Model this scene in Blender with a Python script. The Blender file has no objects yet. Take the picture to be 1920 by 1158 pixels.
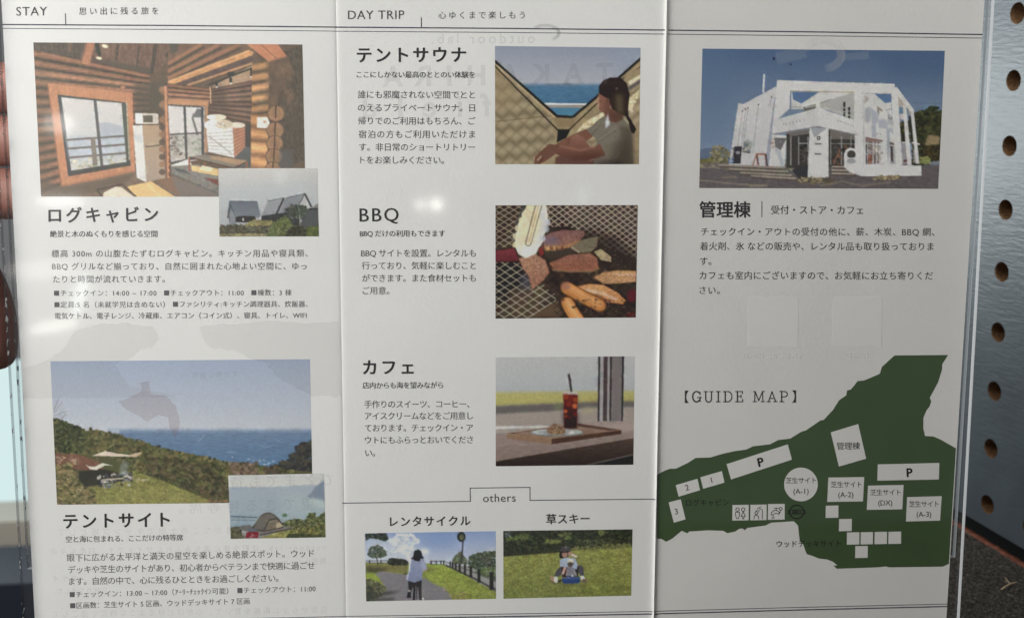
import bpy, math, random
import numpy as np
from mathutils import Matrix, Vector

random.seed(7)
RNG = np.random.default_rng(11)
scene = bpy.context.scene
COL = scene.collection

# ------------------------------------------------------------------ frame of reference
# Camera-relative millimetres (x right, y down, z forward) are turned into a z-up world in metres.
F_PX, CX, CY = 2000.0, 960.0, 579.0
DOWN = np.array([386.0, 8586.0, 2000.0]); DOWN /= np.linalg.norm(DOWN)
UP = -DOWN
WY = np.array([0, 0, 1.0]) - UP[2] * UP; WY /= np.linalg.norm(WY)
WX = np.cross(WY, UP)
M3 = np.array([WX, WY, UP])                      # camera mm -> world axes
CAM_LOC = np.array([0.0, 0.0, 0.210])            # metres above the felt shelf


def W(p):
    """camera-relative millimetres -> world metres"""
    return np.atleast_2d(p) @ M3.T / 1000.0 + CAM_LOC


def ray(px):
    px = np.atleast_2d(np.asarray(px, float))
    return np.c_[(px[:, 0] - CX) / F_PX, (px[:, 1] - CY) / F_PX, np.ones(len(px))]


# ------------------------------------------------------------------ camera
cam_d = bpy.data.cameras.new('camera')
cam = bpy.data.objects.new('camera', cam_d); COL.objects.link(cam)
cam_d.sensor_width = 36.0
cam_d.lens = 36.0 * F_PX / 1920.0
cam_d.clip_start = 0.01
cam_d.clip_end = 50.0
R3 = np.column_stack([M3 @ [1, 0, 0], M3 @ [0, -1, 0], M3 @ [0, 0, -1]])
cam.matrix_world = Matrix.Translation(Vector(CAM_LOC)) @ Matrix(R3.tolist()).to_4x4()
cam_d.dof.use_dof = True
cam_d.dof.focus_distance = 0.334
cam_d.dof.aperture_fstop = 15.0
scene.camera = cam

# ------------------------------------------------------------------ world, exposure
world = bpy.data.worlds.new('World'); scene.world = world
world.use_nodes = True
bg = world.node_tree.nodes['Background']
bg.inputs[0].default_value = (0.98, 0.985, 1.0, 1)
bg.inputs[1].default_value = 0.16
vs = scene.view_settings
vs.view_transform = 'Standard'; vs.look = 'None'; vs.exposure = 0.0; vs.gamma = 1.0
vs.use_curve_mapping = False
scene.cycles.use_denoising = True
scene.cycles.max_bounces = 10
scene.cycles.transparent_max_bounces = 16
scene.cycles.caustics_reflective = False
scene.cycles.caustics_refractive = False


# ------------------------------------------------------------------ lamps
def area(name, cpos, ctarget, size, power, color, size_y=None, shape='RECTANGLE'):
    """an area lamp placed and aimed in camera-relative millimetres"""
    d = bpy.data.lights.new(name, 'AREA')
    d.shape = shape
    d.size = size / 1000.0
    if size_y: d.size_y = size_y / 1000.0
    d.energy = power; d.color = color
    o = bpy.data.objects.new(name, d); COL.objects.link(o)
    a, b = W(cpos)[0], W(ctarget)[0]
    o.location = a
    o.rotation_euler = Vector(b - a).to_track_quat('-Z', 'Y').to_euler()
    return o


area('window_lamp', (-620, -180, 60), (0, 0, 334), 520, 14.4, (1.0, 0.975, 0.93), 620)
area('added_top_lamp', (170, -300, 190), (215, -60, 420), 120, 0.42, (1.0, 0.975, 0.93))  # small lamp added above the frame to brighten board and felt
area('far_window_lamp', (-890, -110, 1190), (192, -60, 413), 450, 4.7, (0.90, 0.98, 1.0), 260)

# ------------------------------------------------------------------ the plane of the page (camera mm)
RV = np.array([0.1265, -0.0399, 0.0013]); TH = np.linalg.norm(RV); KV = RV / TH
KX = np.array([[0, -KV[2], KV[1]], [KV[2], 0, -KV[0]], [-KV[1], KV[0], 0]])
RP = np.eye(3) + math.sin(TH) * KX + (1 - math.cos(TH)) * KX @ KX
TP = np.array([-3.99, 5.29, 333.9])
PU, PV, PN = RP[:, 0], RP[:, 1], -RP[:, 2]        # right, down, towards the viewer
F1, F2 = 99.3 - 148.5, 199.0 - 148.5              # the two folds


def relief(u):
    """the sheet is flat but for its two creases"""
    return 0.75 * np.exp(-np.abs(u - F2) / 0.45) - 0.16 * np.exp(-np.abs(u - F1) / 0.5)


def page(px, eps=0.0, flat=False):
    """a measured place on the sheet -> world metres, eps mm above the paper"""
    r = ray(px)
    t = (TP @ PN) / (r @ PN)
    P = r * t[:, None]
    h = np.zeros(len(P)) + np.asarray(eps) * 0.45
    if not flat: h = h + relief((P - TP) @ PU)
    return W(P + PN * h[:, None])


def off_page(px, d):
    """a point on the plane lying d mm above (+) or behind (-) the sheet"""
    r = ray(px)
    q = TP + PN * d
    t = (q @ PN) / (r @ PN)
    return r * t[:, None]


# ------------------------------------------------------------------ scene tools
def tag(o, label=None, cat=None, group=None, kind=None):
    if label: o['label'] = label
    if cat: o['category'] = cat
    if group: o['group'] = group
    if kind: o['kind'] = kind
    return o


def empty(name, loc):
    o = bpy.data.objects.new(name, None); COL.objects.link(o)
    o.location = loc; o.empty_display_size = 0.02
    bpy.context.view_layer.update()
    return o


def mesh(name, verts, faces, mat, parent=None, smooth=False, mats=None, fmat=None, label=None):
    me = bpy.data.meshes.new(name)
    verts = np.asarray(verts, float)
    base = np.array(parent.matrix_world.translation) if parent is not None else np.zeros(3)
    me.from_pydata((verts - base).tolist(), [], [list(map(int, f)) for f in faces])
    for m in (mats or [mat]): me.materials.append(m)
    if fmat is not None: me.polygons.foreach_set('material_index', np.asarray(fmat, np.int32))
    if smooth: me.polygons.foreach_set('use_smooth', [True] * len(me.polygons))
    me.update()
    o = bpy.data.objects.new(name, me); COL.objects.link(o)
    if parent is not None:
        o.parent = parent; o.location = (0, 0, 0)
        bpy.context.view_layer.update()
        o.matrix_parent_inverse = Matrix.Identity(4)
    bpy.context.view_layer.update()
    if label: o['label'] = label
    return o


def lin(c):
    c = np.asarray(c, float) / 255.0
    return np.where(c <= 0.04045, c / 12.92, ((c + 0.055) / 1.055) ** 2.4)


def nodes(name):
    m = bpy.data.materials.new(name); m.use_nodes = True
    return m, m.node_tree.nodes, m.node_tree.links, m.node_tree.nodes['Principled BSDF']


def simple(name, rgb, rough=0.6, spec=0.3, noise=0.0, scale=200.0, bump=0.0, bscale=800.0):
    m, N, L, b = nodes(name)
    b.inputs['Base Color'].default_value = (*rgb, 1)
    b.inputs['Roughness'].default_value = rough
    b.inputs['Specular IOR Level'].default_value = spec
    if noise or bump:
        tc = N.new('ShaderNodeTexCoord')
    if noise:
        n = N.new('ShaderNodeTexNoise'); n.inputs['Scale'].default_value = scale; n.inputs['Detail'].default_value = 4
        mp = N.new('ShaderNodeMapRange'); mp.inputs[1].default_value = 0.3; mp.inputs[2].default_value = 0.7
        mp.inputs[3].default_value = 1 - noise; mp.inputs[4].default_value = 1 + noise
        mx = N.new('ShaderNodeMix'); mx.data_type = 'RGBA'; mx.blend_type = 'MULTIPLY'; mx.inputs[0].default_value = 1
        mx.inputs[6].default_value = (*rgb, 1)
        L.new(tc.outputs['Object'], n.inputs['Vector']); L.new(n.outputs['Fac'], mp.inputs[0])
        L.new(mp.outputs[0], mx.inputs[7]); L.new(mx.outputs[2], b.inputs['Base Color'])
    if bump:
        n2 = N.new('ShaderNodeTexNoise'); n2.inputs['Scale'].default_value = bscale; n2.inputs['Detail'].default_value = 3
        bp = N.new('ShaderNodeBump'); bp.inputs['Strength'].default_value = bump; bp.inputs['Distance'].default_value = 0.0005
        L.new(tc.outputs['Object'], n2.inputs['Vector']); L.new(n2.outputs['Fac'], bp.inputs['Height'])
        if 'paper' in name:
            n3 = N.new('ShaderNodeTexNoise'); n3.inputs['Scale'].default_value = 11; n3.inputs['Detail'].default_value = 1.5
            b3 = N.new('ShaderNodeBump'); b3.inputs['Strength'].default_value = 0.22; b3.inputs['Distance'].default_value = 0.006
            L.new(tc.outputs['Object'], n3.inputs['Vector']); L.new(n3.outputs['Fac'], b3.inputs['Height']); L.new(bp.outputs[0], b3.inputs['Normal']); L.new(b3.outputs[0], b.inputs['Normal'])
        else:
            L.new(bp.outputs[0], b.inputs['Normal'])
    return m


def print_material(name):
    """printed ink: the colour of each spot of the picture, with a faint paper grain"""
    m, N, L, b = nodes(name)
    a = N.new('ShaderNodeAttribute'); a.attribute_name = 'ink'
    tc = N.new('ShaderNodeTexCoord')
    n = N.new('ShaderNodeTexNoise'); n.inputs['Scale'].default_value = 2600; n.inputs['Detail'].default_value = 2
    mp = N.new('ShaderNodeMapRange'); mp.inputs[1].default_value = 0.3; mp.inputs[2].default_value = 0.7
    mp.inputs[3].default_value = 0.96; mp.inputs[4].default_value = 1.04
    mx = N.new('ShaderNodeMix'); mx.data_type = 'RGBA'; mx.blend_type = 'MULTIPLY'; mx.inputs[0].default_value = 1
    L.new(tc.outputs['Object'], n.inputs['Vector']); L.new(n.outputs['Fac'], mp.inputs[0])
    L.new(a.outputs['Color'], mx.inputs[6]); L.new(mp.outputs[0], mx.inputs[7])
    L.new(mx.outputs[2], b.inputs['Base Color'])
    b.inputs['Roughness'].default_value = 0.55; b.inputs['Specular IOR Level'].default_value = 0.25
    return m


def veil_material(name, rgb, alpha):
    """print of the other side, faintly seen through the paper"""
    m, N, L, b = nodes(name)
    N.remove(b)
    d = N.new('ShaderNodeBsdfDiffuse'); d.inputs[0].default_value = (*rgb, 1)
    t = N.new('ShaderNodeBsdfTransparent'); mx = N.new('ShaderNodeMixShader'); mx.inputs[0].default_value = alpha
    L.new(t.outputs[0], mx.inputs[1]); L.new(d.outputs[0], mx.inputs[2])
    L.new(mx.outputs[0], N['Material Output'].inputs['Surface'])
    return m


M_PAPER = simple('white paper', (0.80, 0.795, 0.785), 0.6, 0.25, 0.012, 60, 0.10, 900)
M_PAPERR = simple('white paper with print behind', (0.71, 0.697, 0.68), 0.6, 0.25, 0.015, 60, 0.10, 900)
M_PRINT = print_material('colour print')
M_INK = simple('black ink', (0.030, 0.028, 0.030), 0.55, 0.25)
M_INK2 = simple('dark grey ink', (0.075, 0.072, 0.078), 0.55, 0.25)
M_INK_HAZED = simple('black ink with glare haze', (0.12, 0.115, 0.125), 0.55, 0.25)  # black ink lightened: glare haze over the left text is in its colour
M_RULE = simple('blue black ink', (0.055, 0.055, 0.085), 0.55, 0.25)
M_GREEN = simple('map green ink', (0.046, 0.084, 0.032), 0.55, 0.25, 0.05, 90)
M_MAPW = simple('map white', (0.70, 0.687, 0.67), 0.6, 0.25, 0.012, 60)
M_VEIL = veil_material('show-through grey', (0.30, 0.30, 0.32), 0.085)
M_VEILW = veil_material('show-through pale', (0.98, 0.98, 0.98), 0.06)
M_VEILQ = veil_material('show-through square', (0.87, 0.86, 0.85), 0.75)
M_VEILT = veil_material('show-through caption', (0.88, 0.87, 0.86), 0.45)
M_INKM = simple('map lettering ink', (0.008, 0.008, 0.008), 0.6, 0.15)
M_VEILA = veil_material('show-through area', (0.36, 0.34, 0.31), 0.075)
M_VEILR = veil_material('show-through red', (0.42, 0.25, 0.22), 0.15)


# small lamps added behind the camera: their reflections make the glare in the clear front
def mirrored_lamp(name, px, rx, ry, gain, color, dist=1200.0, rot=0.0):
    r = ray([px])[0]; q = TP + PN * 3.1
    P = r * ((q @ PN) / (r @ PN))
    d = r / np.linalg.norm(r); m = d - 2 * (d @ PN) * PN
    c = P + m * dist
    k = (np.linalg.norm(P) + dist) / F_PX                 # mm per measured pixel out there
    L = bpy.data.lights.new(name, 'AREA'); L.shape = 'ELLIPSE'
    L.size, L.size_y = 2 * rx * k / 1000, 2 * ry * k / 1000
    L.energy = 2.2 * gain / 0.078 * math.pi * math.pi * (L.size / 2) * (L.size_y / 2)
    L.color = color
    o = bpy.data.objects.new(name, L); COL.objects.link(o)
    zax = Vector(M3 @ m)                                  # the lamp shines back along -z
    xax = Vector(M3 @ PU); xax = (xax - zax * xax.dot(zax)).normalized(); yax = zax.cross(xax)
    R = Matrix((xax, yax, zax)).transposed() @ Matrix.Rotation(rot, 3, 'Z')
    o.matrix_world = Matrix.Translation(Vector(W(c)[0])) @ R.to_4x4()


WARM, COOL = (1.0, 0.97, 0.88), (0.93, 1.0, 0.98)
for px_, rx_, ry_, g_, c_, t_ in (((790, 385), 9, 9, .30, WARM, 0), ((819, 384), 11, 11, .42, WARM, 0), ((108, 232), 26, 17, .20, (1, .96, .93), 0), ((112, 379), 40, 8, .22, (1, .98, .93), 0),
                                  ((148, 552), 9, 40, .22, COOL, -.25), ((98, 612), 42, 10, .20, WARM, .2), ((80, 505), 60, 16, .08, (1, .93, .82), .05), ((1384, 1018), 14, 3, .14, COOL, 0), ((1398, 1036), 20, 4, .09, COOL, -.15),
                                  ((1409, 1126), 3, 2, .2, WARM, 0), ((1568, 1092), 14, 4, .10, WARM, -.5), ((1690, 1044), 60, 11, .022, COOL, -.1), ((1092, 368), 7, 16, .06, COOL, 0), ((1300, 1022), 10, 5, .04, WARM, .6)):
    mirrored_lamp('glare_lamp', px_, rx_, ry_, g_, c_, rot=t_)
# ------------------------------------------------------------------ lettering
GLYPH = {}
FC = bpy.data.curves.new('lettering', 'FONT'); FC.resolution_u = 3; FC.fill_mode = 'FRONT'
FO = bpy.data.objects.new('lettering', FC); COL.objects.link(FO)


def raw_glyph(body, off):
    FC.body = body; FC.offset = off
    FO.update_tag(); bpy.context.view_layer.update()
    me = bpy.data.meshes.new_from_object(FO.evaluated_get(bpy.context.evaluated_depsgraph_get()))
    n = len(me.vertices); v = np.zeros(n * 3)
    me.vertices.foreach_get('co', v)
    f = [list(p.vertices) for p in me.polygons]
    bpy.data.meshes.remove(me)
    return v.reshape(-1, 3)[:, :2], f


BAR = raw_glyph('|', 0)[0][:, 0].max()


def glyph(c, off):
    k = (c, off)
    if k not in GLYPH:
        v, f = raw_glyph(c, max(0, -off))
        if off > 0 and len(v):                     # heavier strokes: the outline printed again a hair to each side
            n, v0, f0 = len(v), v, f
            sh = [(0, 0), (-off, off * .35), (off, -off * .35), (off * .35, off * .8), (-off * .35, -off * .8)]
            if off < .02: sh = [(-off * .6, 0), (off * .6, 0)]
            v = np.vstack([np.c_[v0[:, 0] + a, v0[:, 1] + b_] for a, b_ in sh]); f = [[i + n * k for i in q] for k in range(len(sh)) for q in f0]
            GLYPH[(c, off, 'z')] = np.repeat(np.arange(len(sh)) * 0.004, n)
        w = raw_glyph(c + '|', 0)[0][:, 0].max() - BAR
        GLYPH[k] = (v, f, w)
    return GLYPH[k]


def text_shape(s, x0, y0, x1, y1, em, off=0.0, mirror=False, mid=0.375):
    """glyph outlines of one printed line from its left to its right end, in measured places"""
    g = [glyph(c, off) for c in s]
    lb = g[0][0][:, 0].min() if len(g[0][0]) else 0
    last = g[-1]; rb = last[2] - last[0][:, 0].max() if len(last[0]) else 0
    wd = math.hypot(x1 - x0, y1 - y0)
    nat = (sum(q[2] for q in g) - lb - rb) * em
    tr = (wd - nat) / max(1, len(s) - 1)
    d = np.array([x1 - x0, y1 - y0]) / wd
    up = np.array([d[1], -d[0]])
    V, Fa, Z, n, a = [], [], [], 0, -lb * em
    for c, (v, f, w) in zip(s, g):
        if len(v):
            Z.append(GLYPH.get((c, off, 'z'), np.zeros(len(v))))
            along = a + v[:, 0] * em
            if mirror: along = wd - along
            V.append(np.array([x0, y0]) + along[:, None] * d + ((v[:, 1] - mid) * em)[:, None] * up)
            Fa += [[i + n for i in (q[::-1] if mirror else q)] for q in f]; n += len(v)
        a += w * em + tr
    return np.vstack(V), Fa, np.concatenate(Z)


def lettering(name, lines, mat, parent, eps=0.09, label=None):
    """lines: (text, x0, y0, x1, y1, em, weight)"""
    V, Fa, n = [], [], 0
    for l in lines:
        v, f, z = text_shape(*l)
        V.append(page(v, eps + z)); Fa += [[i + n for i in q] for q in f]; n += len(v)
    o = mesh(name, np.vstack(V), Fa, mat, parent)
    if label: o['label'] = label
    return o


def strip_shape(pts, w, closed=False):
    """a drawn line of width w through measured places"""
    P = [np.array(p, float) for p in pts]
    if closed: P.append(P[0])
    V, Fa = [], []
    for a, b in zip(P[:-1], P[1:]):
        L = np.linalg.norm(b - a); d = (b - a) / L; nrm = np.array([-d[1], d[0]]) * w / 2
        e = d * w * 0.5
        k = max(1, int(L / 8))
        ts = np.linspace(0, 1, k + 1)
        n = len(V)
        for t in ts:
            q = (a - e) + (b - a + 2 * e) * t
            V += [q + nrm, q - nrm]
        Fa += [[n + 2 * i, n + 2 * i + 1, n + 2 * i + 3, n + 2 * i + 2] for i in range(k)]
    return np.array(V), Fa


def shapes(name, parts, mats, parent, eps=0.06, label=None):
    """parts: (verts2d, faces, material index, extra eps)"""
    V, Fa, fm, n = [], [], [], 0
    for v, f, mi, de in parts:
        V.append(page(v, eps + de)); Fa += [[i + n for i in q] for q in f]; fm += [mi] * len(f); n += len(v)
    return mesh(name, np.vstack(V), Fa, None, parent, mats=mats, fmat=fm, label=label)


def poly_shape(pts):
    return np.array(pts, float), [list(range(len(pts)))]


def sliced(pts, xs):
    """cut an outline into upright slices so that it can follow the crease"""
    def half(p, x, keep_right):
        out = []
        for (ax, ay), (bx, by) in zip(p, p[1:] + p[:1]):
            ia, ib = (ax >= x) == keep_right, (bx >= x) == keep_right
            if ia: out.append((ax, ay))
            if ia != ib: out.append((x, ay + (by - ay) * (x - ax) / (bx - ax)))
        return out
    p, res = [tuple(q) for q in pts], []
    for x in xs:
        l = half(p, x, False)
        if len(l) > 2: res.append(l)
        p = half(p, x, True)
    return res + [p]


def ring_shape(cx, cy, rx, ry, n=40):
    a = np.linspace(0, 2 * math.pi, n, endpoint=False)
    return np.c_[cx + rx * np.cos(a), cy + ry * np.sin(a)], [list(range(n))]


# ------------------------------------------------------------------ a painter for the printed pictures
class Picture:
    SS = 2

    def __init__(s, quad, white=200, lift=0.0):
        s.quad = np.array(quad, float)             # tl, tr, br, bl
        s.white, s.lift, s.sat = white, lift, 0.86
        s.ox, s.oy = np.floor(s.quad.min(0)) - 2
        w, h = np.ceil(s.quad.max(0)) + 2 - [s.ox, s.oy]
        s.h, s.w = int(h * s.SS), int(w * s.SS)
        s.c = np.full((s.h, s.w, 3), 128.0)
        s.rng = np.random.default_rng(5)
        s.tx, s.ty, s.k = 0, 0, 1.0

    def z(s, ox, oy, k):
        s.tx, s.ty, s.k = ox, oy, k; return s

    def P(s, pts):
        p = np.array(pts, float).reshape(-1, 2) / s.k + [s.tx, s.ty]
        return (p - [s.ox, s.oy]) * s.SS

    def box(s, p, pad=1):
        x0, y0 = np.floor(p.min(0) - pad).astype(int); x1, y1 = np.ceil(p.max(0) + pad).astype(int) + 1
        x0, y0, x1, y1 = max(x0, 0), max(y0, 0), min(x1, s.w), min(y1, s.h)
        return (x0, y0, x1, y1) if x1 > x0 and y1 > y0 else None

    @staticmethod
    def blur(m, r):
        r = int(round(r))
        for _ in range(2):
            for ax in (0, 1):
                if r < 1: continue
                p = np.pad(m, [(r + 1, r) if i == ax else (0, 0) for i in range(m.ndim)], mode='edge')
                cs = np.cumsum(p, axis=ax)
                n = 2 * r + 1
                m = (np.take(cs, range(n, cs.shape[ax]), axis=ax) - np.take(cs, range(0, cs.shape[ax] - n), axis=ax)) / n
        return m

    def mask(s, pts, soft=0):
        p = s.P(pts)
        b = s.box(p, 2 + soft * s.SS * 3)
        if b is None: return None, None
        x0, y0, x1, y1 = b
        X, Y = np.meshgrid(np.arange(x0, x1) + .5, np.arange(y0, y1) + .5)
        ins = np.zeros(X.shape, bool)
        q = np.roll(p, -1, 0)
        for (ax, ay), (bx, by) in zip(p, q):
            if ay == by: continue
            c = (ay > Y) != (by > Y)
            ins ^= c & (X < (bx - ax) * (Y - ay) / (by - ay) + ax)
        m = ins.astype(float)
        if soft: m = s.blur(m, soft * s.SS)
        return m, b

    def put(s, m, b, c, a=1.0):
        x0, y0, x1, y1 = b
        R = s.c[y0:y1, x0:x1]
        c = np.asarray(c, float)
        R += (m * a)[..., None] * (c - R)

    def noise(s, b, scale, seed=None):
        """smooth random field in -1..1; scale in source pixels (x, y)"""
        x0, y0, x1, y1 = b
        sx, sy = (scale if isinstance(scale, tuple) else (scale, scale))
        sx *= s.SS; sy *= s.SS
        gx, gy = int((x1 - x0) / sx) + 3, int((y1 - y0) / sy) + 3
        g = s.rng.uniform(-1, 1, (gy, gx))
        yy = (np.arange(y1 - y0)) / sy; xx = (np.arange(x1 - x0)) / sx
        i, j = yy.astype(int), xx.astype(int); fy, fx = (yy - i)[:, None], (xx - j)[None]
        return (g[i][:, j] * (1 - fy) * (1 - fx) + g[i + 1][:, j] * fy * (1 - fx) + g[i][:, j + 1] * (1 - fy) * fx + g[i + 1][:, j + 1] * fy * fx)

    def poly(s, pts, c, a=1.0, soft=0, n=0.0, ns=2.0, c2=None):
        """fill; c2 makes a top-to-bottom blend; n, ns give grain"""
        m, b = s.mask(pts, soft)
        if b is None: return s
        col = np.asarray(c, float)
        x0, y0, x1, y1 = b
        if c2 is not None:
            p = s.P(pts); t = np.clip((np.arange(y0, y1) - p[:, 1].min()) / max(1e-6, np.ptp(p[:, 1])), 0, 1)[:, None, None]
            col = col * (1 - t) + np.asarray(c2, float) * t
            col = np.broadcast_to(col, (y1 - y0, x1 - x0, 3))
        if n:
            col = np.broadcast_to(col, (y1 - y0, x1 - x0, 3)) * (1 + n * s.noise(b, ns))[..., None]
        s.put(m, b, col, a); return s

    def line(s, pts, w, c, a=1.0, soft=0):
        p = np.array(pts, float).reshape(-1, 2)
        for (x0, y0), (x1, y1) in zip(p[:-1], p[1:]):
            L = math.hypot(x1 - x0, y1 - y0) or 1
            nx, ny = -(y1 - y0) / L * w / 2, (x1 - x0) / L * w / 2
            s.poly([(x0 + nx, y0 + ny), (x1 + nx, y1 + ny), (x1 - nx, y1 - ny), (x0 - nx, y0 - ny)], c, a, soft)
        return s

    def ell(s, cx, cy, rx, ry, c, a=1.0, soft=0, rot=0, n=0.0, ns=2.0, c2=None, k=28):
        t = np.linspace(0, 2 * math.pi, k, endpoint=False)
        x, y = rx * np.cos(t), ry * np.sin(t)
        ca, sa = math.cos(rot), math.sin(rot)
        return s.poly(np.c_[cx + x * ca - y * sa, cy + x * sa + y * ca], c, a, soft, n, ns, c2)

    def logs(s, a, b, c, d, n, hi, lo, grain=0.10, sharp=1.0):
        """round logs between the line a-b (top) and d-c (bottom)"""
        m, bb = s.mask([a, b, c, d])
        if bb is None: return s
        x0, y0, x1, y1 = bb
        A, B, C, D = s.P([a, b, c, d])
        X, Y = np.meshgrid(np.arange(x0, x1) + .5, np.arange(y0, y1) + .5)
        yt = A[1] + (B[1] - A[1]) * (X - A[0]) / (B[0] - A[0] + 1e-9)
        yb = D[1] + (C[1] - D[1]) * (X - D[0]) / (C[0] - D[0] + 1e-9)
        t = np.clip((Y - yt) / (yb - yt + 1e-9), 0, 0.9999) * n
        fr = t - np.floor(t)
        prof = np.clip(np.sin(np.pi * np.clip(fr * 1.15, 0, 1)) ** sharp, 0, 1)
        tone = 1 + 0.12 * np.random.default_rng(3).uniform(-1, 1, n + 1)[np.floor(t).astype(int)]
        col = (np.asarray(lo, float) + prof[..., None] * (np.asarray(hi, float) - np.asarray(lo, float))) * tone[..., None]
        col = col * (1 + grain * s.noise(bb, (6, 1.2)))[..., None]
        s.put(m, bb, col); return s

    def leaves(s, pts, n, r, pal, a=0.85, flat=0.7):
        """scattered leaf clumps inside a measured outline"""
        P0 = np.array(pts, float).reshape(-1, 2)
        if n >= 100: n, r = int(n * 1.7), (r[0] * .55, r[1] * .85)
        lo, hi = P0.min(0), P0.max(0)
        k = 0
        while k < n:
            q = s.rng.uniform(lo, hi, (n, 2))
            ins = np.zeros(n, bool); nx = np.roll(P0, -1, 0)
            for (ax, ay), (bx, by) in zip(P0, nx):
                if ay == by: continue
                c = (ay > q[:, 1]) != (by > q[:, 1])
                ins ^= c & (q[:, 0] < (bx - ax) * (q[:, 1] - ay) / (by - ay) + ax)
            q = q[ins]
            if not len(q): break
            for x, y in q[:n - k]:
                rr = s.rng.uniform(*r)
                c = np.array(pal[s.rng.integers(len(pal))], float) * s.rng.uniform(0.82, 1.18)
                s.ell(x, y, rr, rr * flat * s.rng.uniform(.6, 1.2), c, a, rot=s.rng.uniform(-.8, .8), k=7)
            k += len(q)
        return s

    def grass(s, pts, c, c2=None, n=0.22):
        s.poly(pts, c, c2=c2, n=n, ns=(1.6, 1.0))
        m, b = s.mask(pts)
        x0, y0, x1, y1 = b
        s.c[y0:y1, x0:x1] *= (1 + (m * (0.10 * s.noise(b, (9, 4)) + 0.10 * s.noise(b, (3, 1.5))))[..., None])
        return s

    def build(s, parent, label, eps=0.05, step=1.25, soften=0.0):
        tl, tr, br, bl = s.quad
        nx = int(np.linalg.norm(tr - tl) / step) + 1; ny = int(np.linalg.norm(bl - tl) / step) + 1
        full = (0, 0, s.w, s.h)
        lum = s.c.mean(-1); mu = s.blur(lum, 5); busy = np.sqrt(np.maximum(s.blur(lum * lum, 5) - mu * mu, 0))
        amp = s.blur(np.clip(busy / 16.0, 0.06, 1.0), 3)
        s.c *= (1 + amp * (0.05 * s.noise(full, 16) + 0.05 * s.noise(full, 5) + 0.05 * s.noise(full, 1.6)))[..., None]
        s.c += (4.0 * amp)[..., None] * np.stack([s.noise(full, 9) for _ in range(3)], -1)
        c = s.blur(s.c, 1)
        u, v = np.meshgrid(np.linspace(0, 1, nx), np.linspace(0, 1, ny))
        u, v = u.ravel()[:, None], v.ravel()[:, None]
        px = tl * (1 - u) * (1 - v) + tr * u * (1 - v) + br * u * v + bl * (1 - u) * v
        q = ((px - [s.ox, s.oy]) * s.SS).astype(int)
        col = c[np.clip(q[:, 1], 0, s.h - 1), np.clip(q[:, 0], 0, s.w - 1)]
        g_ = col @ np.array([.3, .59, .11]); col = g_[:, None] + (col - g_[:, None]) * s.sat
        col = col * (1 + 0.014 * RNG.standard_normal(len(col)))[:, None]
        alb = np.clip((lin(np.clip(col, 0, 255)) - s.lift) / lin(s.white) * 0.80, 0.004, 0.85)
        i = np.arange(ny * nx).reshape(ny, nx)
        f = np.stack([i[:-1, :-1], i[1:, :-1], i[1:, 1:], i[:-1, 1:]], -1).reshape(-1, 4)
        co = page(px, eps) - np.array(parent.matrix_world.translation)
        me = bpy.data.meshes.new('printed_photo')
        me.vertices.add(len(co)); me.vertices.foreach_set('co', co.ravel())
        me.loops.add(f.size); me.loops.foreach_set('vertex_index', f.ravel().astype(np.int32))
        me.polygons.add(len(f)); me.polygons.foreach_set('loop_start', np.arange(0, f.size, 4, dtype=np.int32))
        me.update(calc_edges=True); me.validate()
        at = me.attributes.new('ink', 'FLOAT_COLOR', 'POINT')
        at.data.foreach_set('color', np.c_[alb, np.ones(len(alb))].ravel())
        me.materials.append(M_PRINT)
        o = bpy.data.objects.new('printed_photo', me); COL.objects.link(o)
        o.parent = parent
        o['label'] = label
        bpy.context.view_layer.update()
        return o
# ------------------------------------------------------------------ the printed pictures
G3 = [(62, 72, 40), (78, 86, 48), (48, 56, 36), (96, 100, 58), (70, 76, 50)]


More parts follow.
